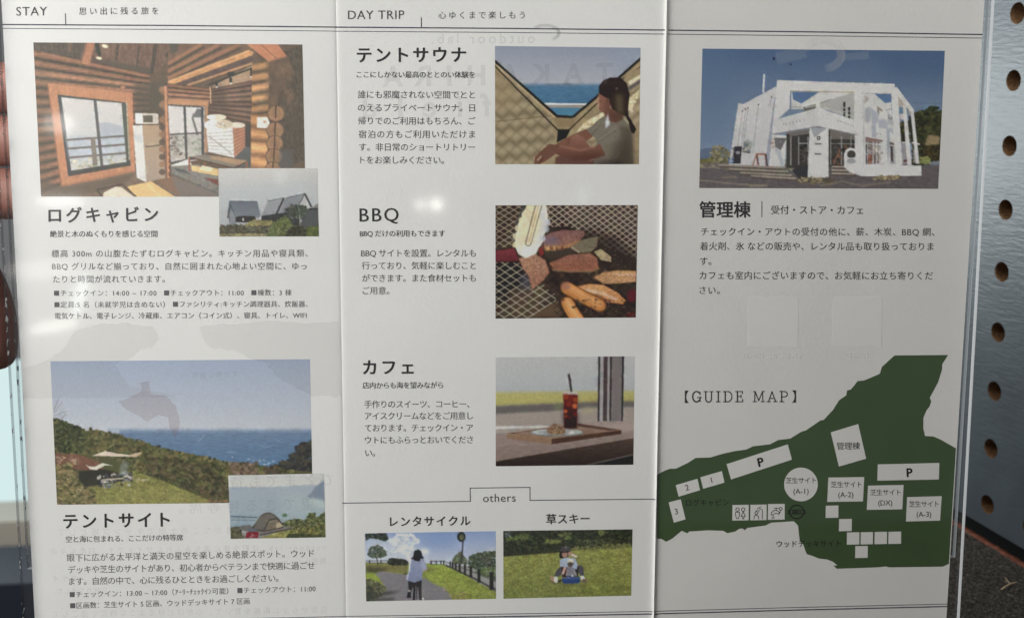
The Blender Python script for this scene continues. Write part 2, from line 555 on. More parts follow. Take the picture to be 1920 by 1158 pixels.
def cabin_picture():
    p = Picture([(63, 80), (567, 84), (571.5, 314), (571.5, 368), ][:0] or [(62.5, 79.8), (567, 83.8), (573, 369), (77, 368.5)], 203, -0.014); p.sat = 0.78  # negative lift puts the clear front's haze into the ink darks
    p.z(0, 0, 3)
    p.poly([(150, 200), (1760, 200), (1760, 1130), (150, 1130)], (100, 82, 66), n=.08, ns=3)
    p.z(55, 70, 6.811)
    p.poly([(40, 50), (2000, 50), (1560, 520), (800, 330), (40, 200)], (112, 86, 72), n=.14, ns=(2, 5))
    p.poly([(40, 50), (720, 50), (640, 320), (40, 190)], (86, 76, 66), n=.14, ns=(2, 5))
    p.poly([(490, 60), (545, 60), (530, 190), (495, 190)], (118, 90, 72), .8, 1)
    for a, b, w in (((1135, 80), (1110, 300), 34), ((1400, 90), (1375, 400), 22), ((1615, 80), (1560, 470), 50), ((1850, 90), (1760, 260), 60)):
        p.line([a, b], w, (70, 66, 58), .9, .5)
    p.line([(1160, 80), (1140, 320)], 12, (138, 100, 80), .7)
    p.poly([(800, 250), (1560, 400), (1560, 520), (820, 340)], (84, 76, 64), .8, 2)
    p.leaves([(880, 80), (1800, 80), (1560, 380), (900, 260)], 160, (8, 34), [(140, 96, 76), (124, 88, 70), (100, 78, 64)], .3, .3)
    p.logs((40, 150), (1540, 470), (1540, 1560), (150, 2090), 16, (158, 108, 80), (80, 70, 60), .14)
    p.poly([(1330, 600), (1760, 560), (1800, 1160), (1340, 1000)], (84, 76, 64), .75, 5)
    p.poly([(40, 300), (300, 500), (330, 2100), (100, 2100)], (96, 84, 70), .35, 8)
    p.line([(150, 200), (700, 320), (1480, 500)], 24, (172, 118, 86), .55, 1)
    p.poly([(735, 60), (838, 60), (772, 355), (655, 335)], (170, 112, 80), n=.08)
    p.line([(740, 60), (660, 335)], 12, (118, 84, 66), .8)
    p.poly([(842, 60), (888, 60), (918, 215), (905, 270), (845, 180)], (58, 58, 52))
    p.ell(965, 116, 40, 22, (240, 215, 175), soft=.6, rot=.3); p.ell(888, 268, 38, 17, (240, 215, 175), soft=.6, rot=.2)
    p.ell(1195, 640, 32, 18, (190, 125, 88), .9, .6)
    # right half
    p.z(315, 70, 6.579)
    p.poly([(0, 60), (1000, 60), (1060, 190), (0, 600)], (116, 90, 72), n=.10, ns=3)
    for x0, y0, x1, y1 in ((0, 330, 420, 80), (0, 425, 640, 85), (0, 510, 880, 90)):
        p.line([(x0, y0), (x1, y1)], 44, (158, 108, 78), .9, .8); p.line([(x0, y0 + 42), (x1 + 20, y1 + 42)], 26, (76, 68, 58), .9, .8)
    p.poly([(0, 60), (130, 60), (110, 180), (50, 210)], (84, 80, 70), .9, 1)
    p.poly([(0, 545), (1000, 160), (1058, 185), (1040, 225), (0, 605)], (205, 142, 90), soft=.5, n=.08)
    p.line([(0, 548), (1000, 165)], 16, (226, 170, 112), .8, .6)
    p.poly([(20, 602), (1050, 225), (1050, 310), (240, 592)], (96, 78, 72), n=.1)
    p.poly([(540, 610), (1045, 345), (1040, 540), (560, 640)], (172, 138, 108), n=.05)
    p.line([(240, 592), (1055, 318)], 26, (186, 134, 92), 1, .5)
    p.logs((520, 640), (1040, 530), (1040, 1070), (520, 960), 8, (140, 104, 84), (84, 70, 62))
    p.poly([(520, 600), (700, 600), (760, 1000), (500, 1000)], (82, 70, 60), .5, 4)
    p.logs((0, 570), (522, 630), (515, 810), (0, 790), 4, (164, 112, 82), (88, 70, 60))
    p.line([(0, 775), (500, 800)], 30, (180, 128, 90))
    p.line([(500, 590), (1045, 380)], 20, (58, 62, 58)); p.poly([(730, 430), (820, 425), (815, 465), (745, 485)], (56, 60, 56))
    for x, y, w, h in ((602, 545, 26, 70), (775, 500, 34, 70), (1030, 395, 34, 95)):
        p.poly([(x - w / 2, y), (x + w / 2, y), (x + w / 2, y + h), (x - w / 2, y + h)], (58, 58, 52)); p.ell(x, y + h, w * .5, 12, (232, 222, 205), .9, .4)
    p.line([(522, 615), (528, 820)], 16, (196, 152, 118))
    p.logs((1035, 320), (1260, 280), (1240, 1330), (1030, 1350), 8, (208, 146, 92), (104, 86, 66))
    p.poly([(1250, 250), (1700, 80), (1720, 1500), (1230, 1700)], (84, 74, 62), n=.14, ns=(2, 4))
    p.poly([(1240, 290), (1470, 240), (1460, 700), (1230, 900)], (112, 88, 70), .6, 6)
    p.leaves([(1240, 330), (1500, 300), (1560, 900), (1240, 900)], 60, (20, 50), [(124, 94, 72), (92, 76, 60)], .3, 2)
    p.poly([(940, 60), (1335, 60), (1468, 238), (1242, 305)], (190, 120, 84), n=.06, ns=(4, 1))
    p.line([(1140, 80), (1335, 262)], 10, (118, 76, 60), .8); p.line([(1242, 305), (1465, 238)], 24, (146, 96, 72), .7, .5)
    # lower parts
    p.z(0, 0, 3)
    p.poly([(225, 1130), (330, 1045), (760, 965), (960, 985), (1230, 1085), (1230, 1130)], (122, 100, 82), n=.1, ns=(5, 1))
    p.poly([(220, 1000), (345, 1055), (600, 1010), (760, 970), (700, 1045), (420, 1110), (225, 1130)], (98, 84, 70), .7, 2)
    p.poly([(955, 990), (1240, 1080), (1230, 1125), (960, 1110)], (118, 110, 106), .7, 3)
    p.poly([(880, 1010), (965, 985), (1010, 1110), (940, 1060)], (136, 98, 74), .8, 2)
    p.poly([(715, 1050), (850, 1020), (990, 1110), (770, 1110)], (222, 174, 112), n=.05)
    p.line([(820, 1030), (905, 1108)], 6, (240, 205, 150), .6, .5)
    p.poly([(585, 1082), (650, 1050), (680, 1052), (760, 1110), (575, 1110)], (214, 196, 174))
    p.line([(545, 1068), (688, 1036), (768, 1108)], 7, (74, 66, 58)); p.line([(545, 1068), (580, 1110)], 7, (74, 66, 58))
    # big window
    p.poly([(268, 470), (745, 522), (760, 965), (345, 1050)], (186, 124, 88), n=.06, ns=(2, 4))
    p.line([(268, 470), (345, 1050)], 10, (150, 98, 72), .7); p.line([(345, 1045), (760, 962)], 12, (160, 104, 76), .6)
    p.poly([(328, 533), (715, 578), (735, 932), (388, 992)], (78, 78, 76))
    p.poly([(345, 548), (690, 582), (712, 915), (402, 965)], (196, 190, 186), c2=(178, 180, 182))
    p.poly([(548, 692), (600, 688), (695, 712), (702, 790), (552, 790)], (160, 164, 174), .9, 1)
    p.poly([(365, 770), (705, 755), (710, 870), (395, 900)], (168, 176, 188), .8, 4)
    p.leaves([(395, 900), (708, 860), (712, 912), (402, 960)], 60, (5, 14), [(172, 166, 140), (190, 180, 150), (150, 150, 130)], .7)
    for a, b in (((370, 788), (706, 765)), ((378, 837), (712, 813)), ((390, 887), (720, 860))):
        p.line([a, b], 12, (112, 104, 100))
    p.poly([(510, 780), (536, 778), (550, 930), (522, 935)], (126, 114, 104))
    p.line([(534, 563), (574, 938)], 17, (88, 86, 86)); p.poly([(683, 580), (715, 578), (735, 932), (712, 920)], (84, 84, 76))
    p.line([(395, 972), (735, 918)], 22, (74, 74, 68)); p.line([(328, 535), (388, 990)], 9, (70, 72, 76))
    p.line([(712, 575), (728, 900)], 5, (200, 190, 160), .8)
    # fridge and oven
    p.poly([(748, 703), (802, 703), (824, 1027), (770, 1000)], (206, 202, 196)); p.poly([(752, 760), (800, 760), (806, 800), (755, 800)], (176, 180, 184), .6, 2)
    p.poly([(800, 702), (906, 700), (930, 1000), (824, 1027)], (174, 142, 110), c2=(160, 140, 124)); p.line([(820, 826), (906, 816)], 6, (74, 66, 58))
    p.line([(748, 704), (906, 701)], 5, (96, 80, 66)); p.poly([(760, 636), (890, 640), (893, 697), (762, 698)], (196, 186, 172)); p.poly([(804, 650), (860, 650), (860, 688), (806, 688)], (96, 88, 76))
    p.poly([(760, 638), (800, 640), (802, 697), (762, 697)], (212, 212, 212))
    # corner post and scalloped log ends
    p.poly([(905, 500), (945, 480), (962, 1000), (930, 1005)], (128, 96, 76))
    for i in range(12): p.ell(912, 505 + i * 42, 18, 17, (92, 76, 64) if i % 2 else (150, 108, 80), .9, .5)
    p.line([(930, 485), (950, 1000)], 15, (196, 132, 92))
    for i in range(11): p.ell(957 - (i < 3) * 6, 600 + i * 38, 9, 16, (108, 80, 64))
    # small window
    p.poly([(945, 588), (1150, 600), (1150, 895), (962, 925)], (200, 194, 190)); p.poly([(955, 750), (1140, 745), (1145, 890), (962, 915)], (176, 170, 162), n=.08)
    p.leaves([(958, 765), (1040, 760), (1045, 880), (962, 890)], 40, (5, 14), [(100, 92, 84), (150, 140, 128), (120, 110, 100)], .8)
    p.leaves([(1060, 800), (1140, 780), (1140, 860), (1060, 870)], 30, (6, 16), [(146, 150, 130), (160, 160, 146)], .7)
    p.poly([(1082, 660), (1108, 612), (1138, 615), (1138, 660)], (108, 110, 106)); p.line([(1092, 640), (1083, 665), (1112, 760)], 12, (112, 110, 106))
    p.line([(955, 758), (1142, 747)], 9, (92, 90, 88)); p.line([(1038, 600), (1050, 905)], 14, (80, 80, 78)); p.line([(1138, 605), (1142, 885)], 15, (76, 76, 74))
    p.line([(962, 918), (1146, 882)], 13, (80, 80, 76)); p.line([(945, 592), (1140, 604)], 7, (80, 78, 74)); p.line([(945, 578), (1172, 588)], 18, (188, 132, 92)); p.line([(1162, 588), (1158, 860)], 16, (176, 128, 90))
    # rug, table, bedding, chair
    p.poly([(962, 930), (1060, 895), (1100, 960), (962, 935)], (214, 206, 198)); p.poly([(965, 935), (1110, 925), (1228, 950), (1228, 1092), (1130, 1050), (965, 980)], (124, 120, 112), n=.12)
    p.poly([(1075, 930), (1228, 950), (1228, 990), (1080, 962)], (222, 178, 116)); p.poly([(1140, 930), (1200, 945), (1180, 968), (1120, 955)], (232, 214, 180), .8)
    p.poly([(1145, 1000), (1228, 1008), (1228, 1045)], (120, 70, 60)); p.poly([(975, 945), (1040, 955), (1080, 985), (1000, 965)], (90, 92, 92)); p.line([(965, 978), (1228, 1090)], 8, (92, 92, 88), .8)
    p.leaves([(970, 960), (1228, 1050), (1228, 1085), (970, 978)], 16, (4, 9), [(84, 86, 88), (150, 110, 90)], .8, .4)
    p.poly([(1380, 695), (1420, 700), (1415, 860), (1376, 840)], (78, 70, 64)); p.ell(1378, 880, 54, 58, (92, 92, 92)); p.poly([(1330, 870), (1420, 850), (1415, 945), (1330, 940)], (88, 88, 86))
    p.poly([(1160, 730), (1310, 710), (1318, 888), (1172, 855)], (216, 210, 204)); p.poly([(1308, 712), (1378, 700), (1378, 830), (1318, 888)], (180, 122, 92))
    for i in range(7): p.line([(1166, 752 + i * 17), (1312, 740 + i * 22)], 4, (160, 152, 148), .8); p.line([(1312, 735 + i * 22), (1378, 718 + i * 17)], 5, (140, 92, 72), .8)
    p.line([(1180, 770), (1306, 868)], 7, (166, 160, 154)); p.ell(1215, 705, 66, 34, (226, 222, 218)); p.ell(1330, 705, 50, 16, (222, 196, 176)); p.ell(1260, 700, 50, 26, (196, 178, 152)); p.ell(1222, 660, 52, 17, (206, 192, 168)); p.ell(1190, 660, 26, 14, (228, 224, 218))
    p.leaves([(1150, 690), (1260, 690), (1300, 735), (1150, 735)], 30, (3, 7), [(170, 164, 158), (240, 236, 230)], .8)
    p.poly([(1062, 882), (1150, 868), (1392, 905), (1316, 947)], (128, 118, 104)); p.poly([(1190, 876), (1392, 905), (1340, 930), (1180, 892)], (176, 136, 100), .9, 1)
    p.line([(1062, 884), (1314, 946), (1392, 908)], 7, (90, 66, 54)); p.line([(1064, 890), (1066, 962)], 10, (150, 88, 68)); p.line([(1388, 910), (1388, 944)], 10, (150, 88, 68)); p.line([(1152, 915), (1152, 935)], 9, (150, 88, 68))
    # lit log ends beside the dark wall
    p.poly([(1415, 790), (1500, 790), (1500, 945), (1412, 945)], (196, 134, 84)); p.logs((1412, 640), (1512, 650), (1500, 960), (1412, 950), 4, (222, 154, 94), (140, 98, 68))
    for x, y, r in ((1552, 640, 50), (1548, 733, 51), (1546, 806, 49), (1542, 880, 50), (1536, 950, 46)):
        p.ell(x, y, r, r * .93, (104, 80, 62)); p.ell(x, y, r - 5, r * .93 - 5, (152, 112, 80), n=.12, ns=1); p.ell(x, y, r * .5, r * .46, (138, 102, 74), .5, 1)
        p.line([(x, y - r * .9), (x - 2, y + r * .5)], 6, (60, 48, 40))
    p.poly([(1570, 850), (1640, 840), (1650, 945), (1565, 945)], (92, 92, 94), .6, 3)
    p.poly([(1446, 660), (1500, 658), (1518, 692), (1500, 722), (1446, 720)], (222, 214, 198)); p.ell(1490, 686, 9, 9, (190, 150, 120))
    return p


def cabins_picture():
    p = Picture([(409.5, 315.5), (595, 315.5), (598, 443), (411.5, 443.5)], 202, 0.006); p.z(400, 305, 7.985)
    p.poly([(60, 70), (1600, 70), (1600, 1130), (60, 1130)], (190, 187, 184), c2=(150, 155, 160))
    p.poly([(80, 380), (1570, 260), (1570, 620), (80, 640)], (166, 174, 180), .5, 12); p.poly([(900, 80), (1100, 80), (1050, 330), (960, 330)], (206, 206, 206), .5, 8); p.poly([(1350, 80), (1580, 80), (1580, 500), (1480, 520)], (170, 168, 166), .4, 10)
    p.poly([(90, 960), (1580, 880), (1580, 1130), (90, 1130)], (86, 84, 66))
    p.poly([(240, 570), (250, 570), (335, 810), (335, 930), (240, 935), (235, 835), (205, 830)], (84, 86, 90)); p.poly([(265, 680), (330, 810), (330, 920), (245, 930), (245, 760)], (122, 126, 132))
    p.poly([(250, 572), (660, 580), (715, 825), (330, 812)], (98, 104, 114), c2=(112, 118, 126)); p.line([(250, 575), (660, 583)], 12, (70, 74, 80)); p.poly([(330, 815), (390, 800), (620, 800), (640, 850), (500, 900), (330, 890)], (54, 54, 54))
    p.ell(448, 850, 12, 26, (190, 190, 186), .9); p.ell(710, 825, 18, 28, (200, 200, 200), .9, 1)
    p.poly([(815, 575), (1060, 528), (940, 790), (720, 795)], (138, 140, 144)); p.line([(815, 575), (1060, 526)], 12, (92, 94, 98))
    for i in range(5): p.line([(850 + i * 42, 568 - i * 8), (750 + i * 42, 795)], 3, (120, 122, 126), .6)
    p.poly([(1085, 530), (1370, 462), (1290, 650), (1110, 740), (965, 780)], (126, 130, 134)); p.line([(1085, 530), (1370, 464)], 12, (84, 86, 90)); p.line([(1060, 528), (935, 790)], 30, (58, 60, 62))
    p.poly([(1360, 490), (1470, 665), (1400, 680), (1280, 640)], (176, 176, 172)); p.line([(1368, 462), (1470, 665)], 28, (62, 66, 70)); p.line([(1368, 470), (1275, 650)], 12, (72, 76, 80))
    p.poly([(1440, 690), (1570, 610), (1570, 690)], (120, 118, 116)); p.poly([(1360, 690), (1570, 690), (1575, 960), (1300, 960)], (78, 80, 82)); p.line([(1430, 695), (1570, 690)], 22, (48, 48, 50))
    p.poly([(720, 795), (1110, 740), (1300, 760), (1300, 940), (720, 900)], (58, 58, 56), n=.2)
    p.leaves([(1080, 700), (1180, 630), (1380, 650), (1410, 720), (1330, 850), (1130, 800)], 260, (10, 30), [(70, 76, 66), (84, 90, 78), (56, 62, 54)])
    p.line([(1292, 770), (1298, 940)], 14, (150, 150, 140), .8); p.leaves([(1140, 800), (1350, 790), (1350, 900), (1150, 920)], 30, (6, 14), [(140, 140, 132), (110, 112, 100)], .7)
    p.leaves([(95, 990), (130, 925), (240, 935), (480, 930), (900, 900), (900, 1050), (95, 1060)], 420, (12, 30), [(84, 80, 66), (66, 64, 52), (100, 96, 80)])
    p.leaves([(480, 900), (620, 855), (900, 870), (910, 930), (480, 950)], 200, (8, 22), [(128, 124, 76), (112, 112, 66), (140, 120, 84)])
    p.leaves([(800, 1100), (900, 880), (1080, 800), (1180, 900), (1180, 1050), (1000, 1110)], 420, (8, 24), [(96, 106, 62), (84, 92, 56), (120, 124, 80), (70, 78, 50)])
    p.leaves([(1090, 1105), (1150, 970), (1330, 960), (1420, 1060), (1400, 1110)], 200, (14, 36), [(58, 58, 46), (46, 46, 40), (70, 70, 54)])
    p.leaves([(1400, 1105), (1410, 960), (1575, 940), (1580, 1105)], 220, (10, 24), [(74, 86, 46), (60, 66, 44), (100, 110, 62)])
    p.leaves([(95, 1060), (800, 1060), (820, 1108), (95, 1108)], 180, (10, 26), [(150, 132, 104), (128, 120, 84), (104, 98, 70)], .8, .4)
    p.leaves([(320, 1065), (740, 1070), (740, 1098), (320, 1095)], 50, (14, 34), [(158, 152, 110), (140, 136, 96)], .8, .3)
    return p


def sauna_picture():
    p = Picture([(928, 86.5), (1201, 90), (1198, 308), (928.5, 308)], 200, 0.020); p.z(920, 80, 4.928)
    p.poly([(30, 20), (1400, 20), (1400, 400), (30, 400)], (134, 142, 160), c2=(164, 166, 176)); p.poly([(1120, 30), (1390, 30), (1390, 200), (1180, 330)], (140, 150, 172), .6, 14)
    p.poly([(300, 385), (1080, 385), (1080, 690), (300, 690)], (78, 116, 148), c2=(64, 104, 138), n=.08, ns=(6, 1)); p.poly([(300, 375), (1080, 375), (1080, 398), (300, 398)], (120, 140, 164), .7, 1); p.poly([(520, 385), (640, 385), (720, 376), (760, 386), (760, 395), (520, 394)], (92, 108, 130), .8, 1)
    p.poly([(490, 560), (900, 562), (890, 578), (500, 576)], (216, 214, 208)); p.poly([(500, 578), (890, 580), (860, 604), (540, 600)], (144, 136, 124)); p.poly([(560, 604), (830, 604), (770, 680), (620, 680)], (72, 122, 150))
    quilt = (158, 140, 108)
    p.poly([(30, 150), (620, 690), (760, 690), (1390, 130), (1390, 1140), (30, 1140)], (150, 132, 100), n=.06, ns=5)

    def padding(poly, x0, y0, dx, dy, rows, cols, hi, lo, sk=0.0):
        m, b = p.mask(poly)
        X0, Y0, X1, Y1 = b
        X, Y = np.meshgrid(np.arange(X0, X1), np.arange(Y0, Y1))
        O = p.P([(x0, y0)])[0]; kx = p.SS / p.k
        u = (X - O[0]) / kx / dx; v = ((Y - O[1]) / kx - sk * (X - O[0]) / kx) / dy
        q = np.abs(np.sin(np.pi * (u + v))) * np.abs(np.sin(np.pi * (u - v)))
        sh = np.clip(.5 + .9 * np.cos(np.pi * (v * 2 + .5)) * .5, 0, 1)
        t = (0.55 * q ** .5 + 0.45 * sh)[..., None]
        p.put(m, b, np.asarray(lo, float) * (1 - t) + np.asarray(hi, float) * t)
    padding([(30, 250), (560, 690), (600, 940), (400, 1140), (30, 1140)], 40, 260, 132, 128, 1, 1, (166, 151, 120), (108, 95, 72), -.08)
    p.poly([(30, 215), (300, 420), (200, 600), (30, 640)], (150, 128, 96), .5, 10)
    padding([(620, 1000), (1000, 640), (1390, 280), (1390, 700), (1000, 1140), (600, 1140)], 640, 640, 120, 110, 1, 1, (176, 158, 126), (118, 102, 78), -.3)
    p.poly([(790, 830), (860, 740), (1040, 640), (1060, 690), (900, 790)], (222, 206, 168), .9, 1); p.poly([(1270, 360), (1390, 290), (1390, 340), (1285, 405)], (226, 212, 180), .9, 1); p.poly([(1275, 520), (1390, 420), (1370, 470), (1300, 640), (1270, 620)], (218, 202, 164), .85, 1)
    p.leaves([(790, 830), (860, 740), (1040, 650), (1050, 690), (880, 800)], 26, (8, 22), [(240, 226, 190), (170, 148, 108)], .6); p.leaves([(1275, 520), (1390, 420), (1300, 640)], 14, (8, 20), [(238, 224, 188), (168, 146, 108)], .6)
    p.line([(1275, 430), (1390, 350)], 34, (92, 84, 84), .9, 1); p.line([(40, 730), (600, 672)], 8, (100, 84, 62), .8, .5); p.line([(770, 690), (930, 690)], 7, (112, 94, 70), .7)
    p.poly([(560, 680), (800, 690), (760, 780), (620, 780)], (132, 112, 82), .8, 2)
    p.line([(36, 170), (615, 682), (760, 688), (1100, 400), (1390, 145)], 24, (44, 42, 40)); p.line([(36, 215), (640, 830)], 14, (58, 52, 44)); p.line([(700, 830), (985, 560)], 13, (58, 50, 42)); p.line([(1200, 350), (1390, 215)], 12, (70, 60, 50))
    p.line([(60, 215), (590, 690)], 18, (178, 158, 122), .8); p.line([(1240, 330), (1390, 195)], 22, (166, 144, 110), .8)
    p.poly([(620, 800), (740, 800), (700, 880), (610, 925)], (40, 36, 32))
    sk, sd = (126, 84, 68), (92, 60, 52)
    p.poly([(600, 940), (760, 850), (880, 800), (960, 860), (800, 960), (620, 990)], (120, 80, 66)); p.poly([(700, 960), (725, 880), (800, 845), (860, 880), (920, 970), (840, 1010)], (140, 98, 82), c2=(110, 72, 60)); p.line([(715, 950), (730, 885)], 10, (84, 52, 44), .7, 1)
    p.poly([(890, 810), (1010, 700), (1080, 660), (1240, 690), (1300, 800), (1320, 1140), (930, 1140), (980, 900)], (116, 108, 96), n=.06); p.poly([(1180, 760), (1300, 790), (1320, 1140), (1120, 1140), (1230, 960)], (92, 84, 72), .9, 3)
    for a in ((930, 830, 1020, 730), (1000, 900, 1160, 790), (1040, 960, 1180, 880), (1060, 760, 1130, 720)): p.line([(a[0], a[1]), (a[2], a[3])], 9, (146, 138, 124), .6, 1); p.line([(a[0], a[1] + 16), (a[2], a[3] + 14)], 8, (86, 78, 68), .6, 1)
    p.poly([(600, 945), (700, 950), (840, 985), (960, 960), (1010, 930), (1060, 1040), (900, 1090), (760, 1095), (600, 1030)], sk, c2=sd); p.line([(640, 955), (830, 995), (960, 965)], 16, (156, 110, 90), .7, 1.5)
    p.poly([(600, 1060), (640, 1040), (900, 1090), (960, 1085), (950, 1140), (590, 1140)], (96, 66, 58), .95, 1)
    p.poly([(480, 990), (540, 935), (640, 950), (600, 1030), (500, 1100), (440, 1130), (400, 1125), (410, 1050)], (108, 74, 62)); p.line([(430, 1090), (470, 1050)], 14, (170, 150, 120), .8); p.line([(450, 1115), (490, 1060)], 8, (70, 46, 40), .8)
    p.poly([(1030, 940), (1240, 880), (1150, 1100), (1080, 1060)], (112, 104, 90), .9, 2); p.line([(1075, 1060), (1145, 1098), (1190, 1000)], 7, (150, 140, 120), .5, .6)
    p.poly([(1040, 620), (1180, 600), (1240, 700), (1150, 740), (1070, 720)], (104, 72, 60)); p.poly([(1060, 730), (1085, 640), (1100, 760), (1060, 800)], (206, 206, 214), .8, 1)
    p.poly([(1000, 460), (1060, 440), (1110, 560), (1090, 640), (1040, 650), (1005, 630), (1000, 580), (985, 560), (995, 520)], (128, 88, 72)); p.line([(995, 490), (998, 600)], 10, (180, 150, 132), .7, 1)
    p.poly([(1000, 470), (1000, 400), (1040, 350), (1110, 322), (1200, 322), (1260, 380), (1285, 480), (1270, 600), (1275, 690), (1190, 660), (1120, 610), (1080, 520)], (50, 40, 34)); p.poly([(1150, 480), (1220, 480), (1230, 680), (1160, 640)], (104, 92, 72), .7, 5); p.ell(1080, 540, 18, 30, (108, 72, 60), .9, 1)
    p.poly([(1080, 660), (1180, 640), (1240, 700), (1150, 740)], (84, 60, 50), .7, 4); p.poly([(1060, 560), (1110, 540), (1100, 660), (1050, 655)], (96, 64, 54), .7, 4); p.line([(1002, 545), (1030, 540)], 5, (60, 44, 38), .7, .6); p.line([(1000, 598), (1022, 602)], 5, (110, 66, 58), .8, .6); p.poly([(985, 560), (996, 530), (1004, 566)], (146, 104, 86), .8, .6)
    p.poly([(760, 1040), (1000, 1010), (1060, 1050), (900, 1095), (740, 1090)], (84, 54, 46), .6, 5); p.poly([(1170, 900), (1240, 860), (1320, 1000), (1320, 1140), (1080, 1140)], (62, 54, 46), .65, 8); p.poly([(1240, 760), (1310, 800), (1320, 1000), (1270, 940)], (76, 68, 58), .6, 6); p.poly([(1000, 1090), (1180, 1080), (1240, 1140), (930, 1140)], (58, 50, 46), .7, 5)
    for k in range(7): p.line([(1020 + k * 26, 420 - k * 10), (1100 + k * 22, 345 + k * 8)], 5, (84, 72, 62), .28, 1)
    p.poly([(1230, 620), (1290, 700), (1345, 800), (1325, 845), (1300, 830), (1270, 730)], (44, 34, 30)); p.line([(1225, 690), (1275, 750)], 10, (196, 186, 150), .7, .6); p.ell(1165, 425, 12, 10, (120, 112, 104), .6, 1)
    return p


def barbecue_picture():
    p = Picture([(929, 385), (1196, 384.5), (1192, 595), (929, 597)], 196, 0.015); p.z(920, 380, 5.218)
    p.poly([(30, 10), (1460, 10), (1460, 1150), (30, 1150)], (58, 46, 40), n=.25, ns=9)
    p.poly([(700, 20), (1450, 20), (1450, 300), (900, 250)], (72, 62, 58), .7, 8); p.poly([(40, 580), (330, 580), (330, 900), (40, 980)], (30, 27, 26), .9, 4); p.poly([(180, 850), (480, 780), (560, 900), (420, 1120), (200, 1120)], (84, 68, 52), .8, 5); p.poly([(380, 1120), (660, 950), (700, 1120)], (100, 78, 58), .8, 2)

    def mesh_lines(poly, a, sp, w, c, al):
        m, b = p.mask(poly); x0, y0, x1, y1 = b
        X, Y = np.meshgrid(np.arange(x0, x1), np.arange(y0, y1)); k = p.SS / p.k
        for ang in a:
            t = (X * math.cos(ang) + Y * math.sin(ang)) / k / sp
            d = np.abs(t - np.round(t)) * sp * k
            p.put(m * np.clip(w * k / 2 + .5 - d, 0, 1), b, c, al)
    mesh_lines([(40, 20), (560, 20), (520, 420), (40, 440)], (math.radians(122), math.radians(58)), 50, 9, (158, 140, 118), .9)
    mesh_lines([(520, 20), (1450, 20), (1440, 560), (1100, 420), (760, 230), (540, 240)], (math.radians(129), math.radians(56)), 47, 10, (176, 158, 138), .9)
    mesh_lines([(40, 580), (300, 590), (520, 800), (640, 900), (640, 960), (380, 1130), (40, 1130)], (math.radians(124), math.radians(58)), 62, 9, (176, 166, 144), .85)
    mesh_lines([(500, 650), (1440, 650), (1440, 1130), (640, 1130)], (math.radians(128), math.radians(52)), 58, 7, (30, 26, 24), .6)
    p.poly([(900, 260), (1200, 330), (1430, 520), (1430, 660), (1100, 640), (800, 500)], (48, 40, 36), .75, 6)
    p.leaves([(900, 640), (1150, 640), (1100, 760), (900, 720)], 20, (10, 26), [(110, 94, 74), (84, 72, 60)], .6)

    def meat(pts, c, c2, g=.22, edge=(70, 44, 34), n=120):
        p.poly(pts, edge); q = np.array(pts, float); ctr = q.mean(0)
        p.poly(ctr + (q - ctr) * .95, c, c2=c2, n=g, ns=1.4, soft=.4)
    meat([(515, 330), (600, 285), (700, 264), (920, 268), (935, 310), (880, 370), (760, 430), (640, 470), (530, 470), (510, 420)], (126, 86, 84), (142, 98, 78)); p.poly([(520, 340), (640, 330), (690, 390), (560, 415), (515, 400)], (104, 94, 116), .7, 4)
    p.poly([(520, 430), (720, 420), (900, 360), (800, 430), (640, 475), (530, 472)], (166, 118, 78), .9, 1, n=.25, ns=1.5); p.leaves([(540, 430), (720, 425), (700, 460), (540, 468)], 16, (8, 16), [(120, 70, 50), (190, 140, 92)], .7, 1.4)
    meat([(560, 590), (760, 505), (980, 488), (1050, 540), (1065, 640), (1000, 668), (780, 672), (600, 650)], (134, 90, 74), (142, 84, 64)); p.line([(600, 655), (780, 672), (1000, 668), (1060, 640)], 16, (176, 132, 92), .7, .8)
    p.poly([(790, 430), (900, 360), (1050, 330), (1040, 430), (980, 480), (880, 490)], (112, 102, 82), n=.1); p.line([(900, 360), (930, 440), (1040, 430)], 5, (70, 62, 50), .7); p.line([(790, 435), (870, 488)], 18, (176, 160, 134), .8, .6)
    p.poly([(1010, 480), (1080, 450), (1180, 530), (1180, 580), (1080, 560)], (160, 142, 106), n=.1); p.ell(1090, 490, 40, 16, (190, 170, 130), .5, 1, .6)
    p.poly([(520, 480), (760, 450), (800, 490), (560, 550)], (64, 54, 46), .9, 2)
    meat([(40, 470), (230, 440), (250, 480), (280, 570), (200, 575), (40, 580)], (122, 52, 58), (96, 40, 46), .15, (60, 30, 32)); p.poly([(460, 460), (510, 420), (520, 500), (490, 530)], (124, 46, 44))
    p.poly([(280, 700), (400, 700), (420, 850), (300, 850)], (74, 76, 90), .6, 6)
    meat([(270, 540), (440, 495), (540, 560), (580, 680), (520, 760), (400, 860), (370, 720), (310, 640)], (162, 118, 92), (150, 100, 82), .22, (92, 62, 50)); p.leaves([(320, 550), (480, 520), (560, 660), (430, 740)], 50, (5, 14), [(190, 150, 120), (130, 88, 70)], .5)
    meat([(1000, 730), (1100, 680), (1240, 660), (1430, 665), (1430, 775), (1240, 790), (1100, 795)], (190, 140, 92), (172, 126, 90), .2, (110, 74, 48)); p.line([(1200, 700), (1430, 705)], 16, (206, 172, 160), .6, 1)
    meat([(830, 820), (960, 790), (1100, 800), (1250, 880), (1330, 960), (1300, 995), (1150, 975), (1000, 900)], (196, 142, 90), (188, 124, 72), .2, (120, 70, 40)); p.line([(930, 850), (1080, 880), (1240, 950)], 24, (212, 190, 176), .7, 1.5); p.line([(900, 880), (1060, 910), (1180, 975)], 12, (90, 52, 34), .8, 1)

